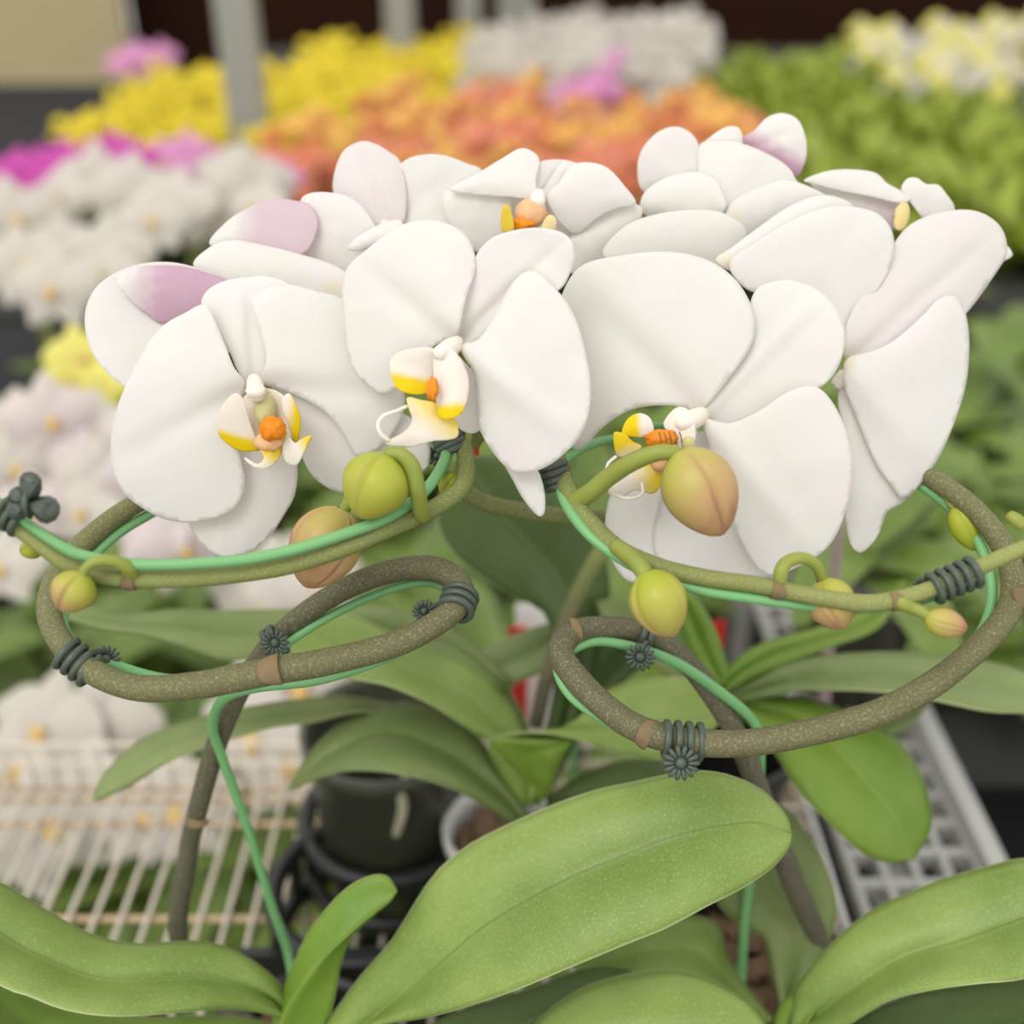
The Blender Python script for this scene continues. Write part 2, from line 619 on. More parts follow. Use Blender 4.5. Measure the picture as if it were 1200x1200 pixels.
# upturned back edge of the bench
v, f, uv = sweep([(BX0, 0, 0), (0, 0, 0), (BX1, 0, 0)], [0.0017] * 3, 8)
o0 = mesh_obj('edge_wire', v, f, M['bench'], None, uv)
ew = o0.data
bpy.data.objects.remove(o0)
for zz in (0.016, 0.034):
    o = new_obj('edge_wire', ew, bench)
    o.location = (0, BY1, BENCH_Z + zz)
v, f, uv = sweep([(0, 0, 0), (0, 0, 0.02), (0, 0, 0.036)], [0.0012] * 3, 6)
o0 = mesh_obj('upright_wire', v, f, M['bench'], None, uv)
uw = o0.data
bpy.data.objects.remove(o0)
for i in range(nlong + 1):
    o = new_obj('upright_wire', uw, bench)
    o.location = (BX0 + i * gap, BY1, BENCH_Z)
box('rail', (BX0, BX1, BY0 - 0.02, BY0, BENCH_Z - 0.03, BENCH_Z), M['post'], bench)
for x in (BX0 + 0.02, BX1 - 0.02):
    for y in (BY0, BY1 - 0.02):
        box('leg', (x - 0.015, x + 0.015, y - 0.015, y + 0.015, 0, BENCH_Z - 0.006), M['post'], bench)

# grey perforated bench strip at the right
tr = thing('grid_tray', 'grey plastic grid bench strip with a pale raised edge', 'tray', (0.27, 0.7, 0))
for i in range(5):
    x = 0.222 + i * 0.0208
    box('slat', (x - 0.0026, x + 0.0026, 0.25, 1.25, BENCH_Z - 0.012, BENCH_Z), M['tray'], tr)
for i in range(38):
    y = 0.26 + i * 0.026
    box('cross_slat', (0.219, 0.308, y - 0.0035, y + 0.0035, BENCH_Z - 0.012, BENCH_Z - 0.001), M['tray'], tr)
box('edge_rail', (0.306, 0.319, 0.2, 1.3, BENCH_Z - 0.03, BENCH_Z + 0.012), M['tray'], tr)
for x in (0.23, 0.31):
    for y in (0.28, 1.22):
        box('leg', (x - 0.012, x + 0.012, y - 0.012, y + 0.012, 0, BENCH_Z - 0.012), M['post'], tr)
rk = thing('wire_rack', 'white wire rack lying beside the grey grid strip', 'rack', (0.16, 0.6, BENCH_Z))
for x in (0.145, 0.165, 0.198):
    wtube('wire', [(x, 0.38, BENCH_Z + 0.022), (x, 0.52, BENCH_Z + 0.022), (x, 0.66, BENCH_Z + 0.022)], 0.0022, M['pot_white'], rk)
for y in (0.40, 0.47, 0.54, 0.60, 0.655):
    wtube('cross_wire', [(0.143, y, BENCH_Z + 0.019), (0.17, y, BENCH_Z + 0.019), (0.20, y, BENCH_Z + 0.019)], 0.0018, M['bench'], rk)
for x in (0.145, 0.198):
    for y in (0.385, 0.655):
        wtube('foot', [(x, y, BENCH_Z + 0.022), (x, y, BENCH_Z + 0.012), (x, y, BENCH_Z + 0.0018)], 0.002, M['pot_white'], rk)

#@@ORCHIDS
# ------------------------------------------------------------------ front orchids
def crown_loc(px, py, d):
    return P(px, py, d)


plantA = thing('moth_orchid', 'white moth orchid whose coiled spike loops at the left, tip bound by a butterfly clip', 'orchid', P(345, 1215, dm(0.545)), 'front moth orchids')
plantB = thing('moth_orchid', 'white moth orchid whose coiled spike loops at the right, behind the daisy clip', 'orchid', P(930, 1200, dm(0.575)), 'front moth orchids')
plantC = thing('moth_orchid', 'leafy orchid without flowers in the white pot behind the big front leaf', 'orchid', P(612, 960, dm(0.645)), 'leafy orchids behind')
plantD = thing('moth_orchid', 'leafy orchid with long horizontal leaf reaching to the right edge', 'orchid', P(850, 800, dm(0.66)), 'leafy orchids behind')

A_PTS = [(300, 1210, .60, 11), (214, 1120, .60, 11), (219, 1010, .565, 11.5), (238, 925, .525, 12), (262, 850, .488, 12.5), (292, 790, .458, 12.5), (335, 737, .442, 13), (400, 692, .432, 13.5), (465, 668, .427, 14), (515, 668, .42, 15), (541, 690, .41, 15.5), (528, 718, .40, 15), (470, 752, .392, 15.5), (390, 774, .386, 16.5), (310, 788, .382, 17), (230, 803, .380, 16.5), (160, 806, .382, 15.5), (105, 785, .387, 15), (70, 750, .394, 14.5), (57, 712, .402, 14), (72, 665, .415, 13), (112, 624, .43, 12.5), (160, 590, .445, 12), (240, 550, .462, 11), (340, 518, .47, 10), (440, 508, .462, 10), (510, 500, .44, 10), (538, 512, .425, 10.5), (547, 545, .41, 11), (541, 572, .40, 11), (515, 592, .392, 11), (470, 613, .385, 11), (405, 641, .379, 11), (333, 664, .375, 10.5), (240, 677, .37, 10.5), (165, 679, .366, 10.5), (115, 674, .364, 10), (75, 659, .362, 9.5), (25, 622, .36, 9), (-25, 590, .36, 8)]
B_PTS = [(985, 1215, .63, 12), (972, 1130, .615, 12), (938, 1055, .575, 13), (905, 970, .538, 13), (868, 872, .50, 13), (835, 815, .48, 13), (800, 772, .465, 13), (755, 742, .455, 13), (705, 736, .445, 14), (670, 742, .435, 15), (657, 766, .42, 15.5), (680, 800, .41, 16), (715, 833, .402, 16), (750, 855, .395, 16.5), (800, 868, .39, 16.5), (870, 871, .385, 16), (950, 858, .382, 16), (1030, 835, .382, 16), (1100, 797, .386, 15.5), (1160, 745, .392, 15), (1186, 705, .40, 14.5), (1182, 655, .41, 13.5), (1152, 608, .42, 13), (1110, 572, .435, 12.5), (1070, 550, .455, 12), (1000, 535, .48, 11), (920, 545, .50, 10), (830, 575, .505, 10), (760, 600, .50, 10), (690, 607, .49, 10), (620, 600, .485, 10), (562, 587, .48, 10), (540, 560, .475, 9.5), (565, 505, .46, 9), (610, 488, .44, 9), (645, 522, .425, 10), (656, 550, .41, 11), (668, 580, .40, 11.5), (690, 612, .39, 12), (722, 642, .382, 11.5), (765, 662, .376, 11), (820, 676, .372, 10.5), (890, 686, .37, 10), (960, 700, .368, 10.5), (1020, 707, .366, 10.5), (1075, 696, .366, 10), (1130, 673, .368, 10), (1190, 646, .37, 9.5), (1240, 625, .37, 9)]
tube('flower_spike', A_PTS, M['stemA'], plantA, n=260, sides=14, wobble=0.05)
tube('flower_spike', B_PTS, M['stemA'], plantB, n=300, sides=14, wobble=0.05)


# -- flowers -----------------------------------------------------------
def flower(parent, c, d0, cpts, ped, r=5, mat='column'):
    """the column is the flower's own mesh; petals, sepals, lip are its children"""
    o = tube('flower', cpts, M[mat], parent, n=14, sides=10)
    if ped:
        tube('pedicel', [(c[0], c[1], d0 + .006, r)] + [tuple(q) + ((r,) if len(q) == 3 else ()) for q in ped], M['pedicel'], o, n=16, sides=8)
    return o


def blob(name, px, py, d, rx, ry, mat, parent, rough=0.25, seg=10, seed=1):
    verts, faces = [], []
    d = dm(d)
    s = d / FPX
    for i in range(seg + 1):
        th = math.pi * i / seg
        for k in range(seg * 2):
            ph = math.pi * k / seg
            q = Vector((math.sin(th) * math.cos(ph), math.cos(th), math.sin(th) * math.sin(ph)))
            q *= 1 + rough * noise.noise(q * 2.6 + Vector((seed, 0, 0)))
            verts.append(P(px, py, d) + RIGHT * q.x * rx * s + UPV * q.y * ry * s - FWD * q.z * min(rx, ry) * s * 0.9)
    n = seg * 2
    for i in range(seg):
        for k in range(n):
            a, b = i * n + k, i * n + (k + 1) % n
            faces.append((a, b, b + n, a + n))
    return mesh_obj(name, verts, faces, M[mat], parent)


# F1: left front flower, facing the viewer
c1, D1, G1 = (298, 452), 0.402, (0.001, 0.004)
F1 = flower(plantA, c1, D1, [(298, 446, D1 - .002, 9), (299, 452, D1 - .006, 10), (300, 460, D1 - .009, 11), (302, 468, D1 - .010, 8)], [(305, 470, .43), (312, 500, .455), (320, 520, .468)])
kw = dict(d0=D1, parent=F1, c0=c1, g=G1)
petal('petal', [(290, 452), (275, 432), (264, 405), (253, 378), (240, 357), (217, 367), (190, 383), (167, 413), (147, 453), (134, 490), (130, 520), (132, 550), (145, 577), (167, 595), (193, 608), (222, 612), (250, 609), (272, 599), (284, 582), (287, 562), (282, 538), (275, 512), (278, 480)], c1, tip=(135, 540), off=-1.5, rise=-2, curl=-3, cross=-3, crease=-2.5, rim=2.2, wave=1.0, **kw)
petal('petal', [(304, 447), (312, 422), (306, 392), (297, 366), (295, 350), (312, 338), (338, 333), (370, 341), (405, 352), (440, 385), (466, 430), (474, 475), (456, 515), (421, 536), (405, 514), (387, 488), (365, 472), (341, 461), (318, 453)], c1, tip=(474, 465), off=0.5, rise=-3, curl=-2, cross=-4, crease=-2.5, rim=2.0, wave=1.0, **kw)
petal('sepal', [(293, 450), (280, 437), (268, 410), (253, 382), (236, 358), (243, 341), (262, 330), (290, 325), (313, 324), (338, 333), (330, 352), (316, 385), (314, 420), (306, 443)], c1, tip=(290, 325), off=3.5, rise=-3, curl=-3, cross=3, crease=-2, rim=2.2, **kw)
petal('sepal', [(318, 448), (350, 448), (390, 468), (440, 472), (484, 492), (503, 520), (500, 548), (474, 566), (430, 575), (397, 576), (376, 566), (362, 551), (352, 530), (338, 498)], c1, tip=(495, 545), off=6, rise=-2, curl=-1, cross=-5, rim=2.0, **kw)
petal('sepal', [(298, 470), (325, 510), (347, 540), (346, 577), (333, 603), (317, 627), (297, 644), (273, 653), (253, 650), (233, 633), (222, 608), (240, 585), (265, 550)], c1, tip=(268, 653), off=7, rise=-1, curl=-2, cross=-4, rim=2.0, **kw)
petal('lip', [(256, 500), (258, 511), (270, 522), (283, 528), (299, 528), (307, 525), (298, 508), (291, 488), (286, 469), (277, 461), (266, 468), (258, 484)], (302, 505), mat='lip', off=-8, rise=5, cross=-2, crease=0, rim=1, wave=0.3, tint_f=(270, 507, -0.30, 0.95, 4, 1), thick=0.0009, **kw)
petal('lip', [(339, 461), (347, 474), (352, 491), (350, 512), (345, 518), (340, 503), (333, 483), (331, 468)], (330, 510), mat='lip', off=-9, rise=4, cross=-1, crease=0, rim=1, wave=0.2, tint_f=(341, 485, 0.9, 0.1, 5, 1), thick=0.0009, **kw)
petal('lip', [(304, 524), (309, 536), (302, 544), (287, 536), (291, 543), (303, 549), (317, 547), (327, 536), (331, 526), (336, 514), (322, 508), (309, 512)], (318, 510), mat='lip', off=-11, rise=4, cross=-2, crease=0, rim=.6, wave=0.3, tint_f=(310, 538, 0.3, -0.95, 8, 0.95), thick=0.0009, step=2.2, **kw)
petal('lip', [(331, 522), (334, 538), (341, 545), (349, 544), (356, 532), (361, 520), (365, 511), (356, 513), (346, 519), (338, 512)], (325, 512), mat='lip', off=-11, rise=4, cross=-2, crease=0, rim=.6, wave=0.3, tint_f=(354, 521, 0.85, -0.5, 7, 0.95), thick=0.0009, step=2.2, **kw)
petal('lip', [(284, 470), (298, 456), (318, 456), (334, 466), (344, 490), (342, 515), (325, 526), (300, 524), (288, 500)], (315, 515), mat='lip', off=-3, rise=0, cross=2, crease=0, rim=.5, wave=0.3, tint=0.08, thick=0.0009, **kw)
blob('callus', 320, 503, D1 - .013, 14, 14, 'callus', F1, 0.5, seed=3)
blob('throat', 315, 518, D1 - .009, 17, 12, 'throat', F1, 0.2, seed=5)
blob('column_face', 311, 480, D1 - .005, 13, 20, 'olive', F1, 0.1, seed=7)
blob('anther_cap', 300, 458, D1 - .012, 12, 9, 'column', F1, 0.15, seed=8)

# F2: centre front flower, facing left
c2, D2, G2 = (533, 403), 0.387, (-0.006, 0.004)
F2 = flower(plantA, c2, D2, [(536, 402, D2 - .001, 9), (530, 406, D2 - .005, 11), (522, 411, D2 - .009, 11), (513, 416, D2 - .012, 9)], [(545, 430, .41), (552, 470, .422), (548, 520, .418)])
kw = dict(d0=D2, parent=F2, c0=c2, g=G2)
petal('petal', [(402, 330), (410, 310), (433, 290), (463, 267), (497, 258), (523, 262), (543, 273), (555, 293), (557, 317), (546, 350), (535, 397), (523, 398), (507, 407), (490, 425), (470, 450), (450, 463), (437, 456), (420, 440), (407, 410), (402, 365)], c2, tip=(412, 300), off=0, rise=-1, curl=2, cross=-5, crease=-3, rim=2.2, wave=1.2, **kw)
petal('petal', [(540, 405), (560, 398), (580, 370), (597, 337), (612, 321), (627, 318), (643, 330), (663, 353), (677, 380), (687, 417), (692, 450), (690, 483), (680, 510), (663, 530), (640, 547), (613, 555), (593, 547), (573, 523), (563, 503), (561, 477), (557, 437), (547, 423)], c2, tip=(675, 515), off=-2.5, rise=-1, curl=-2, cross=-5, crease=3.0, rim=2.4, wave=1.2, **kw)
petal('sepal', [(532, 400), (537, 363), (546, 333), (558, 300), (567, 287), (582, 276), (607, 269), (633, 267), (657, 272), (670, 283), (673, 300), (668, 320), (655, 340), (620, 352), (585, 375), (555, 402)], c2, tip=(665, 278), off=5, rise=-2, curl=2, cross=3, crease=-2.5, rim=2.2, fold=(632, 300, 0.55, -0.83, 0.10), **kw)
petal('sepal', [(552, 430), (570, 470), (590, 510), (612, 535), (630, 552), (638, 578), (638, 601), (630, 604), (613, 584), (601, 562), (585, 535), (560, 500), (545, 460)], c2, tip=(634, 603), off=7, rise=-2, cross=-3, rim=1.2, **kw)
petal('sepal', [(525, 412), (545, 425), (560, 450), (566, 490), (558, 507), (540, 503), (525, 480), (515, 440)], c2, tip=(550, 508), off=6, rise=-1, cross=-3, rim=1.2, **kw)
petal('lip', [(457, 427), (464, 415), (480, 409), (500, 407), (510, 412), (508, 430), (509, 452), (498, 461), (478, 461), (463, 452)], (508, 450), mat='lip', off=-9, rise=4, cross=3, crease=0, rim=1, wave=0.4, tint_f=(480, 441, -0.18, 0.98, 4, 1), thick=0.0009, **kw)
petal('lip', [(508, 420), (516, 409), (528, 408), (541, 424), (549, 448), (544, 478), (531, 490), (514, 488), (512, 468)], (520, 412), mat='lip', off=-13, rise=2, cross=-4, crease=0, rim=1.5, wave=0.3, tint_f=(528, 474, 0, 1, 5, 1), thick=0.0009, **kw)
petal('lip', [(477, 467), (494, 469), (514, 474), (516, 488), (533, 491), (537, 509), (528, 515), (507, 517), (480, 524), (453, 521), (456, 516), (473, 507), (483, 492)], (508, 468), mat='lip', off=-11, rise=3, cross=-3, crease=0, rim=1, wave=0.4, tint_f=(502, 488, 0.6, -0.75, 16, 0.95), thick=0.0009, **kw)
tube('tendril', [(477, 476, D2 - .010, 2.2), (464, 482, D2 - .013, 2.2), (450, 487, D2 - .015, 2.4), (443, 497, D2 - .015, 2.4), (446, 508, D2 - .015, 2.4), (456, 517, D2 - .013, 3)], M['column'], F2, n=24, sides=8)
blob('callus', 507, 456, D2 - .014, 7, 13, 'callus', F2, 0.5, seed=11)

# F3: right front flower, facing left, bud in front of its lip
c3, D3, G3 = (820, 486), 0.408, (-0.004, 0.004)
F3 = flower(plantB, c3, D3, [(823, 486, D3 - .001, 10), (815, 490, D3 - .006, 12), (805, 495, D3 - .010, 12), (794, 498, D3 - .012, 8)], [(835, 510, .44), (840, 545, .47), (835, 572, .50)])
kw = dict(d0=D3, parent=F3, c0=c3, g=G3)
petal('petal', [(661, 339), (682, 311), (724, 300), (780, 295), (827, 304), (859, 325), (878, 353), (885, 381), (878, 409), (855, 442), (822, 482), (805, 480), (785, 475), (743, 479), (710, 498), (680, 527), (664, 520), (665, 470), (662, 420), (655, 370)], c3, tip=(672, 335), off=0.5, rise=-1, curl=0, cross=-5, crease=-3, rim=2.2, wave=1.2, **kw)
petal('petal', [(824, 491), (855, 496), (892, 480), (920, 461), (948, 452), (967, 461), (985, 489), (997, 526), (998, 568), (986, 613), (968, 643), (935, 664), (903, 674), (880, 655), (858, 610), (840, 555), (828, 515)], c3, tip=(960, 650), off=-2.5, rise=-1, curl=-2, cross=-4, crease=3, rim=2.4, wave=1.1, **kw)
petal('sepal', [(820, 484), (841, 442), (864, 417), (876, 390), (880, 352), (890, 336), (906, 330), (929, 329), (957, 339), (981, 363), (990, 395), (983, 428), (964, 452), (925, 470), (892, 486), (855, 500), (831, 497)], c3, tip=(965, 345), off=5, rise=-2, curl=0, cross=2, crease=2.2, rim=2.2, wave=0.9, **kw)
petal('sepal', [(812, 500), (822, 545), (815, 600), (795, 650), (770, 676), (740, 682), (720, 662), (710, 632), (711, 598), (722, 570), (760, 540)], c3, tip=(735, 682), off=8, rise=-2, cross=-4, rim=1.8, **kw)
petal('sepal', [(826, 505), (850, 560), (880, 620), (910, 668), (880, 678), (830, 676), (785, 668), (765, 640), (775, 590), (800, 540)], c3, tip=(830, 678), off=5, rise=-2, cross=-4, rim=1.8, **kw)
petal('lip', [(730, 509), (732, 496), (741, 487), (752, 485), (762, 491), (766, 505), (760, 510), (748, 512)], (768, 508), mat='lip', off=-12, rise=3, cross=-2, crease=0, rim=1, wave=0.2, tint_f=(749, 498, -1, 0.1, 4, 1), thick=0.0009, step=2, **kw)
petal('lip', [(719, 508), (731, 508), (741, 517), (752, 523), (744, 529), (724, 534)], (755, 525), mat='lip', off=-13, rise=3, cross=-2, crease=0, rim=.6, wave=0.2, tint_f=(734, 528, -0.3, -0.9, 7, 0.98), thick=0.0009, step=2, **kw)
petal('lip', [(713, 576), (720, 563), (735, 551), (752, 540), (770, 534), (785, 530), (786, 548), (776, 566), (764, 578), (745, 574), (728, 582)], (788, 528), mat='lip', off=-11, rise=2, cross=-3, crease=0, rim=1, wave=0.4, tint_f=(754, 556, 0.9, 0.1, 14, 0.95), thick=0.0009, **kw)
petal('lip', [(778, 497), (790, 480), (802, 478), (812, 488), (815, 510), (810, 528), (798, 530), (788, 512)], (812, 490), mat='lip', off=-12, rise=2, cross=-3, crease=0, rim=1, wave=0.3, tint=0.0, thick=0.0009, step=2, **kw)
tube('tendril', [(722, 535, D3 - .014, 2), (713, 543, D3 - .016, 2), (710, 553, D3 - .016, 1.6)], M['column'], F3, n=14, sides=6)
tube('tendril', [(752, 566, D3 - .014, 2), (752, 579, D3 - .016, 2), (735, 584, D3 - .016, 2), (713, 577, D3 - .014, 2.4)], M['column'], F3, n=18, sides=6)
blob('callus', 776, 514, D3 - .015, 19, 10, 'callus', F3, 0.5, seed=13)
blob('column_face', 806, 520, D3 - .012, 9, 10, 'olive', F3, 0.1, seed=16)
blob('throat', 774, 535, D3 - .010, 14, 18, 'throat', F3, 0.2, seed=15)
for k in range(5):
    xx = 772 + k * 6
    tube('stripe', [(xx, 506 + k % 2, D3 - .0205, 0.9), (xx + 2, 512, D3 - .0215, 0.9), (xx + 3, 519, D3 - .0205, 0.7)], M['bract'], F3, n=6, sides=5)

# F4: far right flower, seen from the side
c4, D4, G4 = (992, 425), 0.429, (0.006, 0.003)
F4 = flower(plantB, c4, D4, [(990, 440, D4 + .004, 9), (984, 447, D4 + .002, 9), (979, 453, D4 + .002, 7)], [(1000, 460, .452), (1015, 500, .468), (1010, 532, .477)])
kw = dict(d0=D4, parent=F4, c0=c4, g=G4)
petal('petal', [(992, 421), (1020, 412), (1046, 400), (1079, 372), (1102, 349), (1121, 349), (1132, 372), (1135, 409), (1130, 456), (1111, 512), (1088, 554), (1060, 584), (1046, 570), (1025, 540), (1004, 490), (989, 450)], c4, tip=(1092, 545), off=-4, rise=0, curl=-2, cross=-6, crease=3, rim=2.4, wave=1.2, **kw)
petal('petal', [(992, 381), (1009, 344), (1037, 302), (1060, 269), (1088, 253), (1125, 246), (1153, 251), (1174, 269), (1179, 297), (1163, 325), (1132, 367), (1100, 395), (1046, 415), (1013, 422), (990, 420)], c4, tip=(1172, 268), off=2, rise=-1, curl=-1, cross=-5, crease=-2, rim=2.2, wave=1.0, tint=0.06, **kw)
petal('sepal', [(855, 307), (892, 279), (939, 253), (976, 242), (1009, 244), (1032, 253), (1046, 274), (1046, 302), (1032, 335), (1009, 363), (994, 392), (975, 400), (940, 380), (900, 350), (870, 335)], c4, tip=(880, 290), off=4, rise=-4, curl=-2, cross=6, crease=0, rim=1.5, wave=1.0, **kw)
petal('sepal', [(990, 445), (1004, 480), (1051, 560), (1060, 586), (1039, 600), (1028, 628), (1010, 647), (997, 638), (990, 603), (987, 568), (994, 531), (982, 470)], c4, tip=(1008, 648), off=1, rise=0, cross=-4, crease=1, rim=1.5, **kw)
petal('sepal', [(838, 305), (858, 290), (887, 268), (920, 245), (948, 232), (976, 230), (1000, 243), (975, 262), (910, 290), (865, 318)], (850, 310), off=12, rise=1, cross=-3, crease=0, rim=1.5, tip=(990, 238), **kw)

# F5: back flower at the far left, seen from behind
c5, D5, G5 = (270, 390), 0.43, (0.0, 0.0)
F5 = flower(plantA, c5, D5, [(285, 380, D5 + .01, 7), (275, 388, D5 + .006, 8), (268, 396, D5 + .004, 6)], [(290, 430, .462), (300, 480, .47), (315, 522, .472)])
kw = dict(d0=D5, parent=F5, c0=c5, g=G5)
petal('petal', [(100, 367), (112, 338), (139, 318), (173, 308), (207, 308), (240, 317), (268, 330), (290, 355), (280, 400), (230, 440), (170, 460), (146, 453), (121, 432), (104, 404)], c5, tip=(104, 360), off=2, rise=2, curl=3, cross=5, crease=0, rim=1.8, wave=0.9, **kw)
petal('sepal', [(136, 328), (150, 317), (178, 312), (215, 313), (245, 321), (266, 331), (247, 353), (222, 368), (192, 379), (172, 368), (152, 351)], (230, 350), tip=(140, 325), off=-2.5, rise=2, curl=2, cross=-3, crease=0, rim=1.0, wave=0.4, tint_f=(166, 345, 0.95, 0.1, 22, 0.85), **kw)  # pink tint here also paints in the shade inside the curl
petal('petal', [(227, 312), (246, 290), (267, 282), (293, 284), (347, 297), (402, 317), (412, 352), (340, 348), (267, 334)], (390, 340), tip=(230, 310), off=4, rise=0, curl=2, cross=-3, crease=0, rim=1.8, tint=0.0, **kw)
petal('sepal', [(246, 287), (266, 260), (293, 243), (317, 234), (343, 235), (366, 243), (372, 270), (350, 300), (293, 290)], (350, 300), tip=(255, 262), off=8, rise=0, curl=1, cross=-2, crease=0, rim=1.4, tint_f=(287, 265, 0.95, 0.1, 14, 0.5), **kw)

# F6: back flower, upper left of the bunch
c6, D6, G6 = (455, 262), 0.452, (0.0, 0.002)
F6 = flower(plantA, c6, D6, [(462, 275, D6 + .008, 7), (455, 268, D6 + .004, 8), (448, 262, D6, 6)], [(470, 320, .488), (478, 400, .485), (470, 506, .46)])
kw = dict(d0=D6, parent=F6, c0=c6, g=G6)
petal('petal', [(352, 237), (363, 227), (387, 226), (413, 233), (433, 253), (443, 277), (440, 310), (400, 325), (365, 315), (348, 297), (352, 267)], c6, tip=(352, 240), off=-4, rise=-2, curl=0, cross=-5, crease=0, rim=1.8, **kw)
petal('sepal', [(391, 226), (393, 200), (403, 177), (423, 166), (440, 169), (457, 179), (469, 190), (476, 220), (472, 262), (440, 272), (405, 255)], c6, tip=(422, 166), off=2, rise=-1, curl=-2, cross=-4, crease=-1.5, rim=1.8, tint=0.10, **kw)
petal('petal', [(457, 212), (475, 188), (500, 181), (523, 183), (547, 192), (566, 203), (565, 250), (556, 292), (510, 290), (468, 272)], c6, tip=(550, 193), off=5, rise=-1, curl=-1, cross=4, crease=-1, rim=1.8, **kw)
petal('sepal', [(408, 291), (418, 279), (440, 266), (463, 258), (472, 264), (462, 278), (440, 288), (418, 294)], (470, 268), tip=(410, 290), off=-9, rise=0, cross=-3, crease=0, rim=1.0, **kw)

# F7: back centre flower with its yellow lip showing
c7, D7, G7 = (630, 231), 0.445, (0.0, 0.004)
F7 = flower(plantA, c7, D7, [(632, 228, D7 - .001, 8), (630, 234, D7 - .006, 10), (628, 242, D7 - .010, 9)], [(630, 270, .49), (600, 380, .48), (545, 505, .435)])
kw = dict(d0=D7, parent=F7, c0=c7, g=G7)
petal('petal', [(527, 222), (557, 205), (587, 187), (608, 175), (622, 177), (632, 188), (628, 212), (628, 232), (595, 231), (555, 228)], c7, tip=(535, 215), off=-2, rise=-3, curl=1, cross=-5, crease=0, rim=1.6, **kw)
petal('petal', [(640, 232), (655, 214), (671, 194), (693, 191), (713, 198), (730, 216), (745, 238), (722, 245), (700, 256), (681, 272), (668, 272), (652, 256)], c7, tip=(730, 215), off=-2, rise=-2, curl=0, cross=-5, crease=0, rim=1.6, **kw)
petal('sepal', [(628, 232), (624, 212), (630, 192), (648, 187), (667, 189), (680, 196), (662, 216), (642, 233)], c7, tip=(660, 187), off=2, rise=-2, cross=2, crease=-2, rim=1.4, **kw)
petal('sepal', [(753, 247), (732, 237), (712, 240), (690, 252), (669, 277), (672, 295), (668, 320), (700, 312), (735, 285)], (670, 290), tip=(750, 246), off=4, rise=-1, cross=-4, crease=0, rim=1.8, **kw)
petal('sepal', [(524, 224), (553, 226), (592, 228), (600, 250), (596, 275), (562, 295), (540, 282), (520, 245)], c7, tip=(528, 240), off=3, rise=0, cross=-4, crease=0, rim=1.6, **kw)
petal('sepal', [(582, 224), (612, 218), (648, 222), (676, 255), (674, 295), (650, 320), (600, 310), (572, 285), (570, 245)], c7, tip=(620, 318), off=8, rise=0, cross=-4, crease=0, rim=1.6, **kw)
petal('lip', [(590, 272), (587, 258), (589, 243), (595, 240), (600, 252), (602, 268)], (606, 270), mat='lip', off=-8, rise=3, cross=-1, crease=0, rim=.6, wave=0.2, tint=0.9, thick=0.0009, step=2, **kw)
petal('lip', [(636, 272), (650, 270), (652, 257), (644, 252), (636, 262)], (632, 268), mat='lip', off=-8, rise=2, cross=-1, crease=0, rim=.6, wave=0.2, tint=0.45, thick=0.0009, step=2, **kw)
blob('callus', 614, 262, D7 - .009, 13, 8, 'callus', F7, 0.4, seed=21)
blob('throat', 622, 250, D7 - .006, 19, 17, 'throat', F7, 0.2, seed=22)

# F8: back right flower group
c8, D8, G8 = (835, 235), 0.458, (0.0, 0.002)
F8 = flower(plantB, c8, D8, [(838, 245, D8 + .01, 7), (835, 240, D8 + .006, 8), (830, 236, D8 + .003, 6)], [(842, 300, .505), (850, 420, .508), (845, 570, .505)])
kw = dict(d0=D8, parent=F8, c0=c8, g=G8)
petal('petal', [(747, 201), (752, 176), (771, 155), (794, 149), (813, 160), (821, 181), (820, 206), (785, 228), (754, 224)], c8, tip=(762, 160), off=6, rise=0, cross=-4, crease=-1, rim=1.8, tint=0.06, **kw)
petal('petal', [(755, 226), (780, 209), (808, 202), (831, 204), (844, 220), (850, 245), (820, 262), (780, 262), (752, 248)], c8, tip=(760, 226), off=0, rise=0, cross=-5, crease=0, rim=1.8, **kw)
petal('petal', [(819, 172), (840, 166), (864, 167), (896, 179), (920, 193), (931, 208), (936, 230), (890, 275), (850, 262), (822, 218)], c8, tip=(925, 196), off=4, rise=0, cross=-4, crease=0, rim=1.8, wave=1.0, **kw)
petal('petal', [(706, 296), (733, 265), (771, 251), (817, 246), (850, 251), (875, 271), (870, 300), (841, 312), (794, 305), (733, 312)], c8, tip=(715, 285), off=-8, rise=0, cross=-4, crease=0, rim=1.8, **kw)
petal('sepal', [(820, 174), (836, 158), (852, 149), (865, 150), (870, 162), (866, 176), (845, 182)], (850, 185), tip=(858, 147), off=9, rise=0, cross=-2, crease=0, rim=1.0, **kw)
petal('sepal', [(860, 235), (900, 215), (928, 212), (970, 231), (948, 236), (905, 262), (870, 276), (850, 262)], (860, 255), tip=(968, 230), off=1, rise=0, cross=-3, crease=0, rim=1.4, **kw)
petal('sepal', [(868, 165), (884, 153), (899, 138), (917, 133), (934, 140), (943, 158), (945, 179), (941, 196), (933, 207), (915, 192), (888, 178)], (875, 175), tip=(940, 150), off=12, rise=1, cross=-4, crease=-1, rim=1.6, tint_f=(896, 164, -0.5, 0.85, 9, 0.9), **kw)

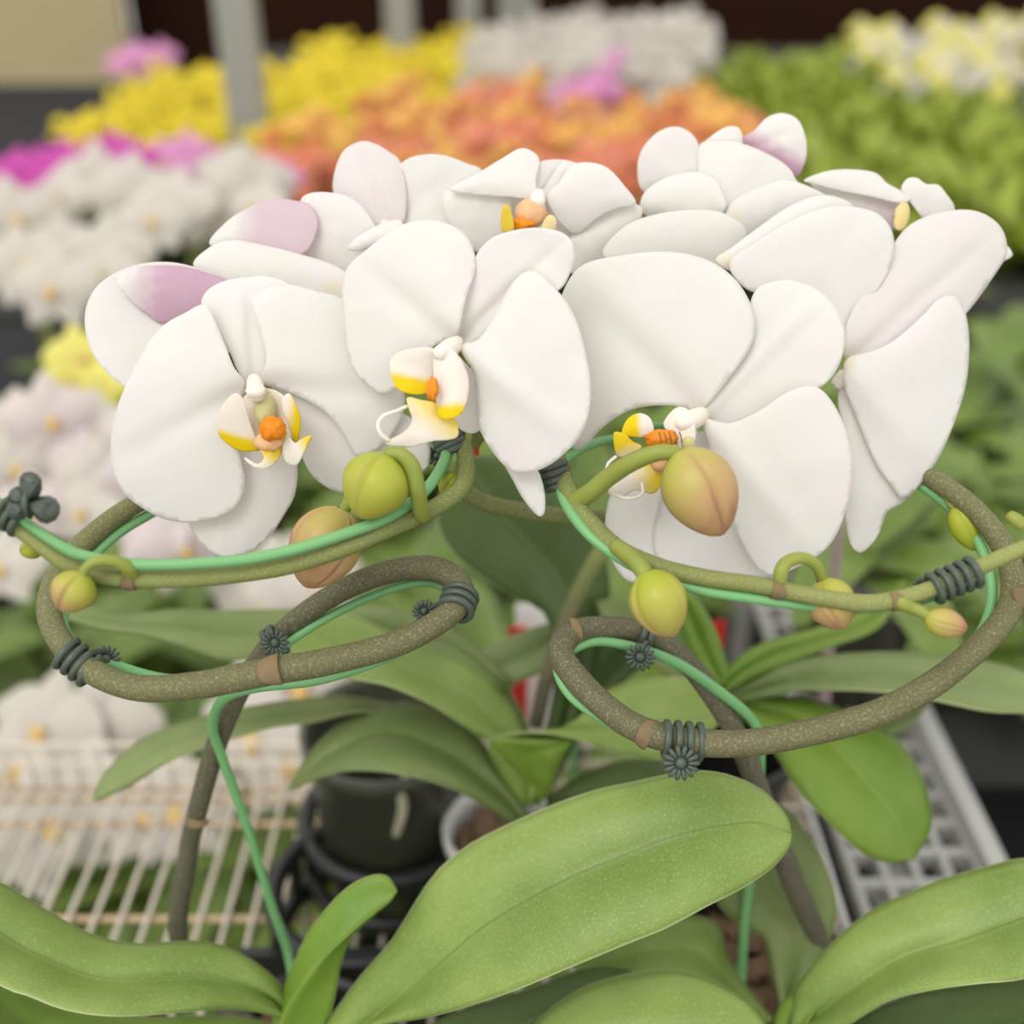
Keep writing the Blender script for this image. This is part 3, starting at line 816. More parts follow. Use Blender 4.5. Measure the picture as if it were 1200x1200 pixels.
# F9: back flower at the far right
c9, D9, G9 = (1052, 248), 0.466, (0.0, 0.002)
F9 = flower(plantB, c9, D9, [(1052, 252, D9 + .004, 6), (1056, 247, D9, 7), (1060, 243, D9 - .003, 5)], [(1050, 300, .51), (1040, 420, .50), (1020, 535, .476)])
kw = dict(d0=D9, parent=F9, c0=c9, g=G9)
petal('petal', [(942, 211), (969, 201), (997, 199), (1025, 203), (1039, 215), (1054, 223), (1070, 231), (1055, 238), (1018, 230), (985, 224), (955, 216)], c9, tip=(945, 210), off=-2, rise=0, cross=-4, crease=0, rim=1.6, **kw)
petal('sepal', [(950, 214), (990, 221), (1018, 227), (1056, 234), (1064, 243), (1052, 268), (1039, 266), (1010, 256), (975, 240)], c9, tip=(955, 216), off=3, rise=0, cross=-3, crease=0, rim=1.2, tint_f=(1030, 245, 0.9, 0.3, 40, 0.45), **kw)
petal('petal', [(1056, 222), (1063, 210), (1074, 209), (1085, 216), (1099, 217), (1109, 228), (1118, 244), (1110, 262), (1085, 258), (1066, 236)], c9, tip=(1100, 216), off=-1, rise=0, cross=-3, crease=0, rim=1.4, **kw)
petal('sepal', [(1150, 300), (1165, 288), (1179, 288), (1186, 299), (1176, 306), (1160, 312)], (1130, 310), tip=(1186, 299), off=2, rise=0, cross=-2, crease=0, rim=0.8, **kw)
petal('lip', [(1050, 246), (1058, 237), (1065, 243), (1064, 258), (1056, 270), (1048, 266)], (1058, 240), mat='lip', off=-3, cross=-1, crease=0, rim=.6, wave=0.2, tint=0.55, thick=0.0009, step=2, **kw)


# -- buds ----------------------------------------------------------------
def bud(parent, bpx, tpx, d, wpx, tint=(0.1, 0.8), stalk=None, dd=0.0, roll=0.4, sr=5):
    """ovoid bud of three folded sepals from base pixel to tip pixel, with its stalk as a child"""
    d = dm(d)
    B = P(bpx[0], bpx[1], d)
    T = P(tpx[0], tpx[1], d + dd)
    ax = T - B
    L = ax.length
    ax.normalize()
    side = ax.cross(FWD).normalized()
    frt = ax.cross(side).normalized()
    R = wpx * d / FPX / 2
    verts, faces, tn = [], [], []
    n, sg = 28, 72
    for i in range(n + 1):
        s = i / n
        prof = (math.sin(math.pi * min(1, s * 0.982 + 0.014) ** 0.92)) ** 0.55
        prof *= 1.0 - 0.10 * s ** 2
        for k in range(sg):
            a = 2 * math.pi * k / sg
            sp = ((a + roll) / (2 * math.pi / 3)) % 1.0
            groove = 0.99 - 0.13 * math.exp(-(min(sp, 1 - sp) / 0.03) ** 2) + 0.09 * math.exp(-((sp - 0.07) / 0.035) ** 2) + 0.08 * math.sin(math.pi * sp)
            r = R * prof * groove * 0.95
            verts.append(B + ax * L * s + side * math.cos(a) * r + frt * math.sin(a) * r)
            tn.append(tint[0] + (tint[1] - tint[0]) * (0.75 * s + 0.25 * (0.5 + 0.5 * math.sin(a + roll * 2))) - 0.12 + 0.25 * math.exp(-((sp - 0.07) / 0.03) ** 2))
    for i in range(n):
        for k in range(sg):
            a, b = i * sg + k, i * sg + (k + 1) % sg
            faces.append((a, b, b + sg, a + sg))
    o = mesh_obj('bud', verts, faces, M['bud'], parent, tint=tn)
    if stalk:
        tube('stalk', [q if len(q) == 4 else tuple(q) + (sr,) for q in stalk], M['pedicel'], o, n=26, sides=10)
    return o


bud(plantA, (455, 533), (423, 607), .372, 80, (0.05, 0.35), [(496, 606, .387, 10), (493, 597, .381, 10), (489, 575, .374, 10), (483, 548, .371, 10), (469, 532, .370, 9), (452, 533, .371, 8)], roll=0.2)
bud(plantA, (402, 597), (358, 688), .392, 84, (0.5, 1.0), [(420, 560, .42, 7), (412, 580, .405, 7), (402, 600, .393, 7)], roll=1.4)
bud(plantA, (98, 672), (72, 716), .355, 52, (0.05, 0.9), [(156, 680, .366, 8), (151, 667, .361, 9), (138, 659, .358, 7.5), (118, 657, .356, 7), (103, 663, .355, 6), (95, 676, .355, 6)], roll=2.6)
bud(plantA, (48, 638), (24, 648), .372, 26, (0.0, 0.3), [(52, 640, .366, 5), (48, 640, .369, 5), (44, 641, .372, 5)])
bud(plantA, (536, 556), (518, 580), .412, 30, (0.0, 0.2), [(545, 548, .412, 5), (541, 552, .412, 5), (535, 558, .412, 5)])
bud(plantB, (797, 528), (846, 627), .372, 90, (0.35, 1.0), [(671, 590, .398, 11), (692, 577, .391, 11.5), (715, 558, .385, 11), (745, 540, .377, 10.5), (775, 530, .373, 10), (800, 534, .373, 9)], roll=0.75)
bud(plantB, (758, 670), (788, 746), .362, 70, (0.05, 0.85), [(722, 640, .378, 10), (738, 652, .372, 11), (750, 664, .366, 11), (760, 680, .363, 10)], roll=1.6)
bud(plantB, (962, 680), (988, 737), .375, 58, (0.2, 1.0), [(914, 690, .370, 8), (915, 672, .368, 9), (922, 659, .369, 8), (940, 654, .370, 7.5), (957, 663, .373, 7), (965, 682, .376, 7)], roll=2.2)
bud(plantB, (1084, 724), (1133, 737), .362, 36, (0.2, 1.0), [(1046, 700, .366, 8), (1057, 707, .364, 9), (1068, 712, .364, 8), (1080, 717, .363, 7.5), (1092, 725, .362, 7)], roll=0.4)
bud(plantB, (1118, 595), (1145, 645), .43, 34, (0.0, 0.15), [(1100, 570, .436, 5), (1108, 580, .434, 5), (1120, 598, .431, 5)])
tube('bract', [(1182, 603, .372, 6), (1190, 609, .371, 8), (1200, 617, .37, 7)], M['pedicel'], plantB, n=10)


# -- bracts on the spikes -------------------------------------------------
def bract(parent, px, py, d, tx, ty, rpx, lenpx, mat='bract', side=0.0):
    """pointed sheath scale clasping the viewer's side of the stem; (tx,ty) the stem direction in the photo"""
    d = dm(d)
    c = P(px, py, d)
    t3 = (P(px + tx, py + ty, d) - c).normalized()
    f = (-FWD - t3 * (-FWD).dot(t3)).normalized()
    s_ = t3.cross(f)
    sc = d / FPX
    verts, faces = [], []
    n, m = 10, 12
    for i in range(n + 1):
        u = i / n
        half = 1.25 * math.sqrt(max(0.0, 1 - u ** 2.2)) + 0.02
        R = rpx * sc * (1.10 - 0.06 * u)
        for j in range(m + 1):
            a = (j / m * 2 - 1) * half + side
            verts.append(c + t3 * (u - 0.5) * lenpx * sc + (f * math.cos(a) + s_ * math.sin(a)) * R)
    for i in range(n):
        for j in range(m):
            k = i * (m + 1) + j
            faces.append((k, k + 1, k + m + 2, k + m + 1))
    o = mesh_obj('bract', verts, faces, M[mat], parent)
    return solid(o, 0.0006)


bract(plantA, 318, 787, .382, -1, .2, 17.2, 26, side=0.3)
bract(plantB, 754, 857, .3945, -1, -.5, 17.0, 18)
bract(plantB, 1186, 700, .40, 0, 1, 14.6, 24, side=-.8)
bract(plantB, 676, 738, .436, 1, -.3, 15.5, 10)
bract(plantA, 152, 679, .3655, -1, 0, 10.8, 15, side=-.5)
bract(plantB, 912, 690, .3695, 1, .2, 10.8, 16, side=.5)
bract(plantB, 1050, 703, .366, 1, -.2, 10.8, 15, side=.3)
bract(plantA, 232, 962, .54, -.15, 1, 12.5, 10)

# -- leaves ---------------------------------------------------------------
leaf(plantA, [(362, 1235), (386, 1196), (421, 1147), (460, 1102), (495, 1046), (516, 1018), (551, 990), (600, 965), (656, 941), (705, 925), (740, 918), (780, 909), (815, 904), (850, 908), (885, 922), (908, 941), (922, 960), (926, 978)],
     [(385, 1240), (430, 1205), (516, 1188), (600, 1162), (670, 1133), (740, 1104), (780, 1088), (832, 1060), (867, 1042), (900, 1020), (918, 1001), (925, 988), (926, 978)],
     [.50, .472, .452, .44, .438, .442], [(373, 1238), (449, 1186), (516, 1130), (565, 1088), (617, 1056), (670, 1028), (740, 999), (780, 983), (822, 972), (867, 965), (895, 966), (926, 978)], 0.02, 4, 3, n=44, m=9)
leaf(plantA, [(345, 1195), (331, 1158), (322, 1147), (301, 1130), (273, 1114), (245, 1105), (217, 1104), (175, 1107), (140, 1105), (105, 1095), (70, 1077), (35, 1056), (0, 1035), (-60, 1010), (-140, 1010)],
     [(345, 1200), (322, 1189), (297, 1184), (262, 1181), (210, 1186), (157, 1191), (112, 1190), (70, 1182), (35, 1168), (0, 1155), (-60, 1110), (-140, 1010)],
     [.51, .475, .455, .448, .448, .455], None, [0.02, 0.022, 0.022], 4, 3, n=44, m=9)
leaf(plantA, [(350, 1215), (300, 1196), (240, 1192), (160, 1192), (80, 1180), (0, 1148), (-60, 1120)],
     [(350, 1240), (300, 1260), (240, 1275), (160, 1280), (80, 1260), (0, 1220), (-60, 1120)], [.54, .52, .505, .50, .51], None, 0.03, 4, 3, mat='leaf_lite')
leaf(plantA, [(318, 1205), (331, 1165), (355, 1106), (376, 1074), (404, 1043), (432, 1027), (453, 1027), (464, 1044)],
     [(380, 1215), (392, 1170), (399, 1130), (410, 1098), (425, 1083), (443, 1067), (456, 1056), (464, 1044)], [.51, .495, .485, .48],
     [(322, 1212), (340, 1176), (372, 1130), (400, 1102), (424, 1080), (444, 1064), (456, 1054), (464, 1044)], [0.004, 0.0, 0.0], -11, 0, mat='leaf_lite', n=34, m=8)
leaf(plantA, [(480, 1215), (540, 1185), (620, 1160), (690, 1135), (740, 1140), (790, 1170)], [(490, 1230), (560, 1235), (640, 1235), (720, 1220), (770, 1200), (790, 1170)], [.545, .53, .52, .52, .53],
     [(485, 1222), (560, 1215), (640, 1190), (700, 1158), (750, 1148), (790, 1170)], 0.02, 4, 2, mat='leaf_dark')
leaf(plantA, [(600, 1260), (625, 1204), (670, 1166), (720, 1146), (780, 1137), (815, 1142), (850, 1158), (880, 1180), (905, 1215)], [(620, 1270), (680, 1290), (740, 1290), (800, 1285), (850, 1265), (890, 1240), (905, 1215)], [.485, .468, .458, .455, .46],
     None, 0.025, 3, 3, mat='leaf')
leaf(plantB, [(925, 1200), (934, 1158), (948, 1137), (976, 1105), (1018, 1070), (1060, 1049), (1109, 1030), (1165, 1014), (1200, 1007), (1270, 1005), (1330, 1040)],
     [(930, 1225), (965, 1215), (1000, 1197), (1042, 1172), (1095, 1160), (1147, 1153), (1200, 1147), (1270, 1120), (1330, 1040)], [.51, .48, .465, .455, .46],
     [(928, 1212), (950, 1196), (1004, 1158), (1060, 1123), (1130, 1102), (1200, 1077), (1270, 1055), (1330, 1040)], 0.022, 4, 3, mat='leaf', n=40, m=9)
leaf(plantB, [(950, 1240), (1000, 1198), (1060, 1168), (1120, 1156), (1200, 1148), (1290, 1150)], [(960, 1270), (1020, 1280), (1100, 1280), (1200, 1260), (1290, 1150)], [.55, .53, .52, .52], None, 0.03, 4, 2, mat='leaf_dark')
leaf(plantB, [(905, 1222), (908, 1195), (918, 1174), (937, 1162), (955, 1164), (968, 1171)], [(935, 1225), (945, 1208), (950, 1195), (958, 1182), (968, 1171)], [.515, .51, .505], [(918, 1225), (928, 1205), (942, 1188), (956, 1176), (968, 1171)], 0.006, 4, 1, mat='leaf_lite', n=22, m=5)
leaf(plantB, [(925, 1180), (950, 1140), (974, 1095), (980, 1060), (969, 1018), (946, 976), (915, 945), (870, 960)], [(915, 1180), (905, 1140), (896, 1100), (870, 1085), (843, 1060), (835, 1020), (845, 985), (870, 960)], [.60, .60, .60, .61], None, [-0.005, 0.0, 0.01], 3, 2, mat='leaf_dull')
leaf(plantB, [(905, 1195), (880, 1165), (852, 1120), (842, 1086), (815, 1074), (770, 1085), (710, 1110), (660, 1120)], [(895, 1200), (860, 1180), (820, 1160), (770, 1155), (720, 1150), (680, 1140), (660, 1120)], [.60, .58, .565, .57], None, 0.02, 3, 2, mat='leaf')
# plant C, behind the centre
leaf(plantC, [(622, 960), (610, 940), (586, 902), (565, 871), (530, 843), (488, 825), (449, 827), (407, 843), (368, 876), (338, 926)], [(600, 965), (565, 941), (516, 920), (460, 906), (407, 904), (368, 914), (338, 926)], [.64, .62, .605, .60, .605], [(611, 962), (580, 925), (516, 881), (449, 862), (385, 885), (338, 926)], 0.02, 4, 3, mat='leaf_dull')
leaf(plantC, [(600, 940), (560, 880), (500, 838), (425, 819), (385, 817), (315, 825), (245, 839), (182, 859), (147, 881), (119, 913), (110, 938)], [(590, 945), (540, 895), (480, 850), (425, 834), (367, 847), (315, 854), (245, 875), (196, 894), (150, 922), (110, 938)], [.66, .65, .63, .61, .60], None, 0.015, 2, 2, mat='leaf_dull')
leaf(plantC, [(640, 930), (625, 880), (603, 833), (580, 805), (547, 780), (493, 757), (447, 737), (403, 718), (360, 722), (330, 745)], [(620, 935), (595, 890), (573, 863), (553, 857), (507, 827), (453, 803), (397, 793), (350, 775), (330, 745)], [.655, .635, .61, .595, .59], [(630, 932), (605, 880), (575, 845), (540, 815), (485, 790), (430, 768), (380, 750), (330, 745)], 0.02, 3, 2, mat='leaf')
leaf(plantC, [(600, 800), (540, 745), (450, 712), (320, 715), (253, 716), (200, 715), (150, 722), (110, 712), (70, 722)], [(590, 815), (520, 770), (420, 765), (320, 770), (267, 774), (213, 757), (160, 743), (117, 738), (70, 722)], [.66, .65, .63, .61, .60], None, 0.012, 2, 2, mat='leaf_dull')
leaf(plantC, [(622, 945), (640, 910), (665, 869), (690, 830), (720, 806), (770, 795), (820, 800), (850, 838)], [(612, 945), (585, 905), (572, 867), (620, 858), (680, 868), (740, 886), (800, 888), (850, 838)], [.64, .62, .60, .585, .585], [(617, 945), (618, 905), (630, 868), (670, 852), (720, 846), (790, 844), (850, 838)], [0.002, 0.012, 0.015], 2, 2, mat='leaf')
leaf(plantC, [(620, 940), (600, 900), (574, 869), (610, 866), (640, 867), (668, 869)], [(632, 942), (645, 925), (652, 905), (660, 885), (666, 876), (668, 869)], [.645, .62, .605, .60], None, 0.0, 2, 1, mat='leaf_lite', n=20, m=5)
leaf(plantC, [(600, 930), (600, 860), (570, 820), (540, 783), (587, 752), (640, 732), (700, 725)], [(615, 930), (620, 860), (610, 830), (600, 805), (640, 785), (672, 760), (700, 725)], [.68, .69, .69, .69], None, 0.01, 2, 2, mat='leaf_dull')
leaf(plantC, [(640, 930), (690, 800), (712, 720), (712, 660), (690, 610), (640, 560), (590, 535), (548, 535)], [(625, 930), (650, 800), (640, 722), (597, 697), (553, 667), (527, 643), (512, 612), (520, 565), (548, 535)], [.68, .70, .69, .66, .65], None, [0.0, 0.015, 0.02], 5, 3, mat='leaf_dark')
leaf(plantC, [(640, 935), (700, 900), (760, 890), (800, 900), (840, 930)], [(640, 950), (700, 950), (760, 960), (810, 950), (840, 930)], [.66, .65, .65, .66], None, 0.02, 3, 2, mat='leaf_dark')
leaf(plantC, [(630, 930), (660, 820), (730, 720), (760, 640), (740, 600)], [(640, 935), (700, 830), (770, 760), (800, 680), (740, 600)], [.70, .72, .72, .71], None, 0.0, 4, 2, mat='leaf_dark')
# plant D, behind on the right
leaf(plantD, [(848, 820), (862, 812), (900, 785), (958, 770), (1055, 765), (1152, 775), (1200, 788), (1260, 810), (1290, 835)], [(852, 830), (890, 818), (958, 809), (1055, 813), (1152, 833), (1200, 836), (1250, 842), (1290, 835)], [.65, .62, .60, .585, .58], [(850, 825), (875, 812), (950, 796), (1050, 787), (1150, 800), (1210, 816), (1290, 835)], 0.02, 4, 2, mat='leaf_dull')
leaf(plantD, [(850, 815), (900, 815), (970, 825), (1039, 858), (1062, 880), (1081, 913), (1090, 948), (1088, 976), (1070, 1006)], [(845, 825), (880, 850), (905, 878), (927, 913), (948, 941), (976, 969), (1007, 997), (1039, 1010), (1070, 1006)], [.65, .62, .595, .585, .59], [(847, 820), (890, 830), (945, 845), (1000, 900), (1050, 960), (1070, 1006)], 0.015, 4, 3, mat='leaf_lite', n=36)
leaf(plantD, [(838, 805), (850, 785), (890, 756), (958, 736), (1005, 718), (1060, 680)], [(850, 812), (880, 795), (920, 778), (970, 760), (1030, 735), (1060, 680)], [.65, .66, .67, .69], None, 0.01, 3, 2, mat='leaf_lite')
leaf(plantD, [(855, 800), (848, 770), (836, 735), (815, 702), (790, 682)], [(840, 805), (820, 780), (803, 745), (793, 715), (790, 682)], [.65, .66, .67, .68], None, 0.0, 3, 2, mat='leaf_lite', n=22)
leaf(plantD, [(870, 830), (920, 835), (1000, 850), (1060, 835), (1090, 820)], [(870, 840), (930, 860), (1000, 868), (1060, 855), (1090, 820)], [.68, .69, .70, .70], None, 0.01, 2, 2, mat='leaf_dull')
leaf(plantD, [(835, 820), (800, 760), (780, 720), (740, 700), (700, 705)], [(825, 825), (780, 790), (740, 760), (710, 740), (700, 705)], [.67, .68, .69, .69], None, 0.01, 3, 2, mat='leaf_dull')

#@@WIRES
# ------------------------------------------------------------------ support wires and clips
wa = tube('support_wire', [(352, 1210, .61, 5.5), (338, 1120, .60, 5.5), (318, 1060, .575, 5.5), (290, 970, .535, 5.5), (262, 892, .495, 5.8), (249, 850, .47, 6), (262, 820, .445, 6), (300, 806, .42, 6), (380, 796, .404, 5.5), (470, 764, .404, 5.5), (530, 726, .415, 5.5), (533, 700, .425, 5.5), (510, 684, .432, 5.5), (478, 685, .433, 5.5), (430, 701, .436, 5.5), (380, 726, .438, 5.5), (340, 752, .436, 5), (300, 785, .425, 5), (200, 795, .405, 5), (110, 768, .402, 5.5), (78, 742, .405, 6), (75, 715, .41, 6), (88, 678, .42, 6), (130, 632, .435, 6), (180, 600, .452, 6), (260, 560, .475, 5), (400, 525, .478, 5), (490, 510, .45, 6), (522, 525, .422, 7), (517, 548, .405, 7), (495, 578, .39, 7), (455, 606, .380, 7), (400, 627, .3745, 7), (333, 647, .37, 7), (267, 658, .366, 7), (167, 662, .362, 7), (100, 652, .36, 7), (67, 637, .358, 6.5), (27, 610, .358, 6), (-20, 575, .36, 6)], M['wire'], None, n=320, sides=10)
recenter(wa, P(352, 1210, dm(.61)))
tag(wa, 'green plastic-coated support wire following the left spike from pot to tip', 'wire', 'support wires')
wb = tube('support_wire', [(868, 1160, .63, 6), (872, 1090, .60, 6), (879, 1030, .575, 6), (889, 930, .535, 6), (890, 870, .505, 6), (880, 842, .49, 6), (845, 812, .472, 6.5), (795, 778, .455, 6.5), (745, 759, .445, 6), (700, 752, .438, 5.5), (668, 764, .428, 5), (652, 782, .418, 5), (668, 815, .412, 5.5), (705, 842, .408, 5.5), (745, 862, .405, 5.5), (820, 874, .405, 5), (900, 868, .405, 5), (1020, 835, .405, 5), (1100, 790, .405, 5), (1140, 755, .403, 6), (1161, 712, .405, 6.5), (1158, 665, .415, 6.5), (1136, 618, .43, 6.5), (1085, 572, .448, 6.5), (1020, 545, .48, 5), (900, 530, .50, 5), (780, 500, .50, 5), (730, 512, .47, 5.5), (690, 522, .44, 5.5), (657, 545, .418, 6), (656, 572, .404, 6.5), (672, 605, .391, 6.5), (700, 636, .383, 6), (750, 668, .378, 6), (820, 691, .373, 6.5), (880, 701, .371, 6.5), (950, 710, .372, 6.5), (1020, 713, .373, 6), (1090, 700, .374, 6), (1150, 672, .376, 6)], M['wire'], None, n=330, sides=10)
recenter(wb, P(868, 1160, dm(.63)))
tag(wb, 'green plastic-coated support wire following the right spike from pot to tip', 'wire', 'support wires')
wc = tube('support_wire', [(672, 960, .74, 5), (676, 830, .70, 5), (681, 720, .66, 5.5), (683, 650, .63, 5.5), (690, 628, .62, 5.5), (715, 622, .62, 5), (760, 630, .63, 5)], M['wire'], None, n=50, sides=8, raw=True)
recenter(wc, P(672, 960, .74))
tag(wc, 'thin blurred green wire standing upright behind the centre gap', 'wire', 'support wires')
sk = tube('flower_spike', [(628, 850, .66, 8), (642, 790, .65, 9), (668, 715, .64, 10), (690, 670, .64, 10), (720, 620, .65, 9)], M['stemA'], plantC, n=26, sides=10)


def at_px(ctrl_pts, px, py):
    """nearest point of a spike to a pixel, with its direction"""
    c = catmull(ctrl_pts, 500)
    return c


def ring_mesh(R, r, a0, a1, n=18, sides=8):
    pts = [Vector((R * math.cos(a0 + (a1 - a0) * i / n), R * math.sin(a0 + (a1 - a0) * i / n), 0)) for i in range(n + 1)]
    return sweep(pts, [r] * (n + 1), sides)


def clip(px, py, d, tx, ty, rpx, label, n=4, gap=9.0, orn=None, ornpos=None, osize=22, tdep=0.0):
    """spring clip: claw arcs around stem and wire plus a daisy or butterfly ornament"""
    d = dm(d)
    c = P(px, py, d)
    th = thing('plant_clip', label, 'clip', c, 'plant clips')
    t3 = (P(px + tx, py + ty, d + tdep) - P(px, py, d)).normalized()
    f = (-FWD - t3 * (-FWD).dot(t3)).normalized()
    s = t3.cross(f)
    sc = d / FPX
    for i in range(n):
        vv, ff, uv = ring_mesh((rpx + 2.4) * sc, 4.6 * sc, math.radians(-25), math.radians(245))
        off = (i - (n - 1) / 2) * gap * sc
        vv = [c + t3 * (off + q.z) + f * q.y + s * q.x for q in vv]
        mesh_obj('claw', vv, ff, M['clip'], th)
    # spine joining the claws
    a = math.radians(245)
    R = (rpx + 3.2) * sc
    q0 = f * R * math.sin(a) + s * R * math.cos(a)
    L = (n - 1) / 2 * gap * sc + 2 * sc
    wtube('hinge', [c + q0 - t3 * L, c + q0, c + q0 + t3 * L], 3.0 * sc, M['clip'], th)
    if orn:
        oc = P(ornpos[0], ornpos[1], dm(ornpos[2]))
        so_ = osize * (oc - CAM).dot(FWD) / FPX
        wtube('arm', [c - f * 0.0 + (oc - c) * 0.25 + f * R * 0.9, (c + oc) / 2 + f * R * 0.5, oc + FWD * 0.002], 3.2 * sc, M['clip'], th, n=8)
        if orn == 'daisy':
            verts, faces = [], []
            for k in range(14):
                a = 2 * math.pi * k / 14
                dr = RIGHT * math.cos(a) + (UPV * 0.95 - FWD * 0.1) * math.sin(a)
                vv, ff, _ = sweep([oc + dr * so_ * 0.25, oc + dr * so_ * 0.55 - FWD * so_ * 0.10, oc + dr * so_ * 0.85 - FWD * so_ * 0.06, oc + dr * so_ * 1.0], [so_ * 0.06, so_ * 0.13, so_ * 0.15, so_ * 0.08], 8)
                mesh_obj('ornament_petal', vv, ff, M['clip'], th)
            blob('ornament_centre', ornpos[0], ornpos[1], ornpos[2] - 0.001, osize * 0.32, osize * 0.32, 'clip', th, 0.05, 8)
        else:
            for k, (ang, ln, wd) in enumerate([(82, 1.2, .5), (-18, 1.25, .6), (140, 0.75, .42), (212, 0.8, .45)]):
                a = math.radians(ang)
                dr = RIGHT * math.cos(a) + UPV * math.sin(a)
                pr = -RIGHT * math.sin(a) + UPV * math.cos(a)
                wing = [oc + dr * so_ * 0.1]
                pts2 = []
                for j in range(12):
                    b = 2 * math.pi * j / 12
                    pts2.append(oc + dr * so_ * ln * (0.55 + 0.5 * math.cos(b)) + pr * so_ * wd * 0.75 * math.sin(b) * (1.1 + 0.3 * math.cos(b)) - FWD * 0.0015 * math.cos(b))
                vv = pts2 + [oc + dr * so_ * ln * 0.5 - FWD * 0.002]
                ff = [(j, (j + 1) % 12, 12) for j in range(12)]
                o = mesh_obj('wing', vv, ff, M['clip'], th)
                solid(o, 0.0016)
                for j in range(5):
                    b = math.radians(-20 + 10 * j)
                    e = dr * math.cos(b) + pr * math.sin(b)
                    vv, ff, _ = sweep([oc + e * so_ * 0.15 - FWD * 0.0022, oc + e * so_ * ln * 0.6 - FWD * 0.0028, oc + e * so_ * ln * 0.92 - FWD * 0.0012], [so_ * .05, so_ * .075, so_ * .05], 6)
                    mesh_obj('vein', vv, ff, M['clip'], th)
            wtube('butterfly_body', [oc - UPV * so_ * .5 - FWD * .002, oc - FWD * .0035, oc + UPV * so_ * .55 - FWD * .002], [so_ * .08, so_ * .14, so_ * .08], M['clip'], th)
    return th


clip(14, 605, .360, 1, .65, 14, 'dark green butterfly clip on the spike tip at the left edge', 3, 11.5, 'fly', (34, 590, .352), 30)
clip(92, 776, .389, 1, .75, 15.5, 'dark green claw clip at the lower left bend of the left loop', 4, 11.5, 'daisy', (125, 772, .402), 17)
clip(322, 752, .440, .8, -.6, 14, 'small daisy clip behind the left loop where the spike crosses', 2, 9, 'daisy', (322, 753, .424), 17)
clip(537, 706, .404, -.35, 1, 16, 'dark claw clip at the right turn of the left loop', 3, 11, 'daisy', (497, 716, .41), 14, tdep=-0.3e-3)
clip(528, 518, .422, .5, 1, 14, 'dark ribbed clip below the centre flower lip', 4, 7, 'daisy', (512, 534, .428), 13)
clip(652, 558, .408, .35, 1, 12, 'dark clip half hidden between the centre and right flowers', 4, 8, 'daisy', (637, 566, .412), 12)
clip(757, 743, .455, 1, .3, 14, 'dark daisy clip on the back of the right loop', 2, 9, 'daisy', (750, 770, .435), 18)
clip(800, 868, .39, 1, .08, 17, 'dark daisy clip on the lower front of the right loop', 4, 13, 'daisy', (798, 894, .382), 22)
clip(1118, 680, .3675, 1, -.42, 14, 'dark ribbed clip near the right spike tip', 5, 12, 'daisy', (1080, 688, .376), 13)

#@@POTS
# ------------------------------------------------------------------ pots and carrier
def pot(name, px, py, d, rim_r, bot_r, label, mat, bark=True, group=None, z0=None):
    c = P(px, py, d)
    z0 = BENCH_Z + 0.002 if z0 is None else z0
    h = c.z - z0
    th = thing(name, label, 'pot', (c.x, c.y, z0), group)
    lathe('body', [(0.001, 0.002), (bot_r, 0.0), (bot_r + 0.002, 0.003), (rim_r - 0.004, h - 0.012), (rim_r, h - 0.011), (rim_r + 0.001, h), (rim_r - 0.002, h + 0.001), (rim_r - 0.004, h - 0.006), (bot_r * 0.96, 0.006), (0.001, 0.006)], M[mat], th, (c.x, c.y, z0))
    if bark:
        rnd = random.Random(int(px))
        for k in range(34):
            a = rnd.uniform(0, 6.28)
            r = (rim_r - 0.014) * math.sqrt(rnd.random())
            s = rnd.uniform(0.006, 0.011)
            vv, ff = boxm(-s, s, -s * .6, s * .6, -s * .4, s * .4)
            rot = Matrix.Rotation(rnd.uniform(0, 6.28), 3, 'Z') @ Matrix.Rotation(rnd.uniform(-.6, .6), 3, 'X')
            ctr = Vector((c.x + r * math.cos(a), c.y + r * math.sin(a), z0 + h - 0.016 + rnd.uniform(-.004, .004)))
            vv = [ctr + rot @ (Vector(q) * rnd.uniform(.8, 1.2)) for q in vv]
            mesh_obj('bark_chip', vv, ff, M['bark'], th, smooth=False)
        lathe('soil', [(0.001, h - 0.024), (rim_r - 0.012, h - 0.025)], M['black'], th, (c.x, c.y, z0))
    return th


pot('plant_pot', 345, 1245, .53, .05, .04, 'black pot at the bottom left under the front leaves', 'black', group='plant pots')
pot('plant_pot', 880, 1118, .577, .046, .036, 'black pot of bark chips at the bottom right below the green wire', 'black', group='plant pots')
pot('plant_pot', 450, 850, .66, .050, .041, 'smoky see-through pot standing in the black carrier', 'pot_clear', bark=False, group='plant pots')
pot('plant_pot', 590, 968, .655, .036, .028, 'white pot of bark behind the big front leaf', 'pot_white', group='plant pots')
tube('root', [(478, 905, .622, 5), (470, 925, .625, 6), (472, 950, .632, 6), (464, 978, .645, 5)], M['root'], plantC, n=16, raw=True)
pot('plant_pot', 850, 860, .675, .045, .035, 'black pot under the leafy plant at the right', 'black', bark=False, group='plant pots')

car = thing('pot_carrier', 'black plastic carrier with round openings on the wire bench', 'carrier', (GZ(420, 1060, BENCH_Z).x, GZ(420, 1060, BENCH_Z).y, BENCH_Z + .002))
for c in (GZ(428, 1040, 0.845), P(450, 850, .66)):
    for zz, r in ((0.845, 0.0535), (0.8075, 0.0535)):
        pts = [(c.x + r * math.cos(a), c.y + r * math.sin(a), zz) for a in np.linspace(0, 2 * math.pi, 33)]
        wtube('ring', pts, 0.0058, M['black'], car, 8)
    for k in range(8):
        a = k * math.pi / 4 + .3
        # upright ribs of the basket
        wtube('rib', [(c.x + .0535 * math.cos(a), c.y + .0535 * math.sin(a), .845), (c.x + .0535 * math.cos(a), c.y + .0535 * math.sin(a), .826), (c.x + .0535 * math.cos(a), c.y + .0535 * math.sin(a), .8075)], 0.004, M['black'], car, 6)
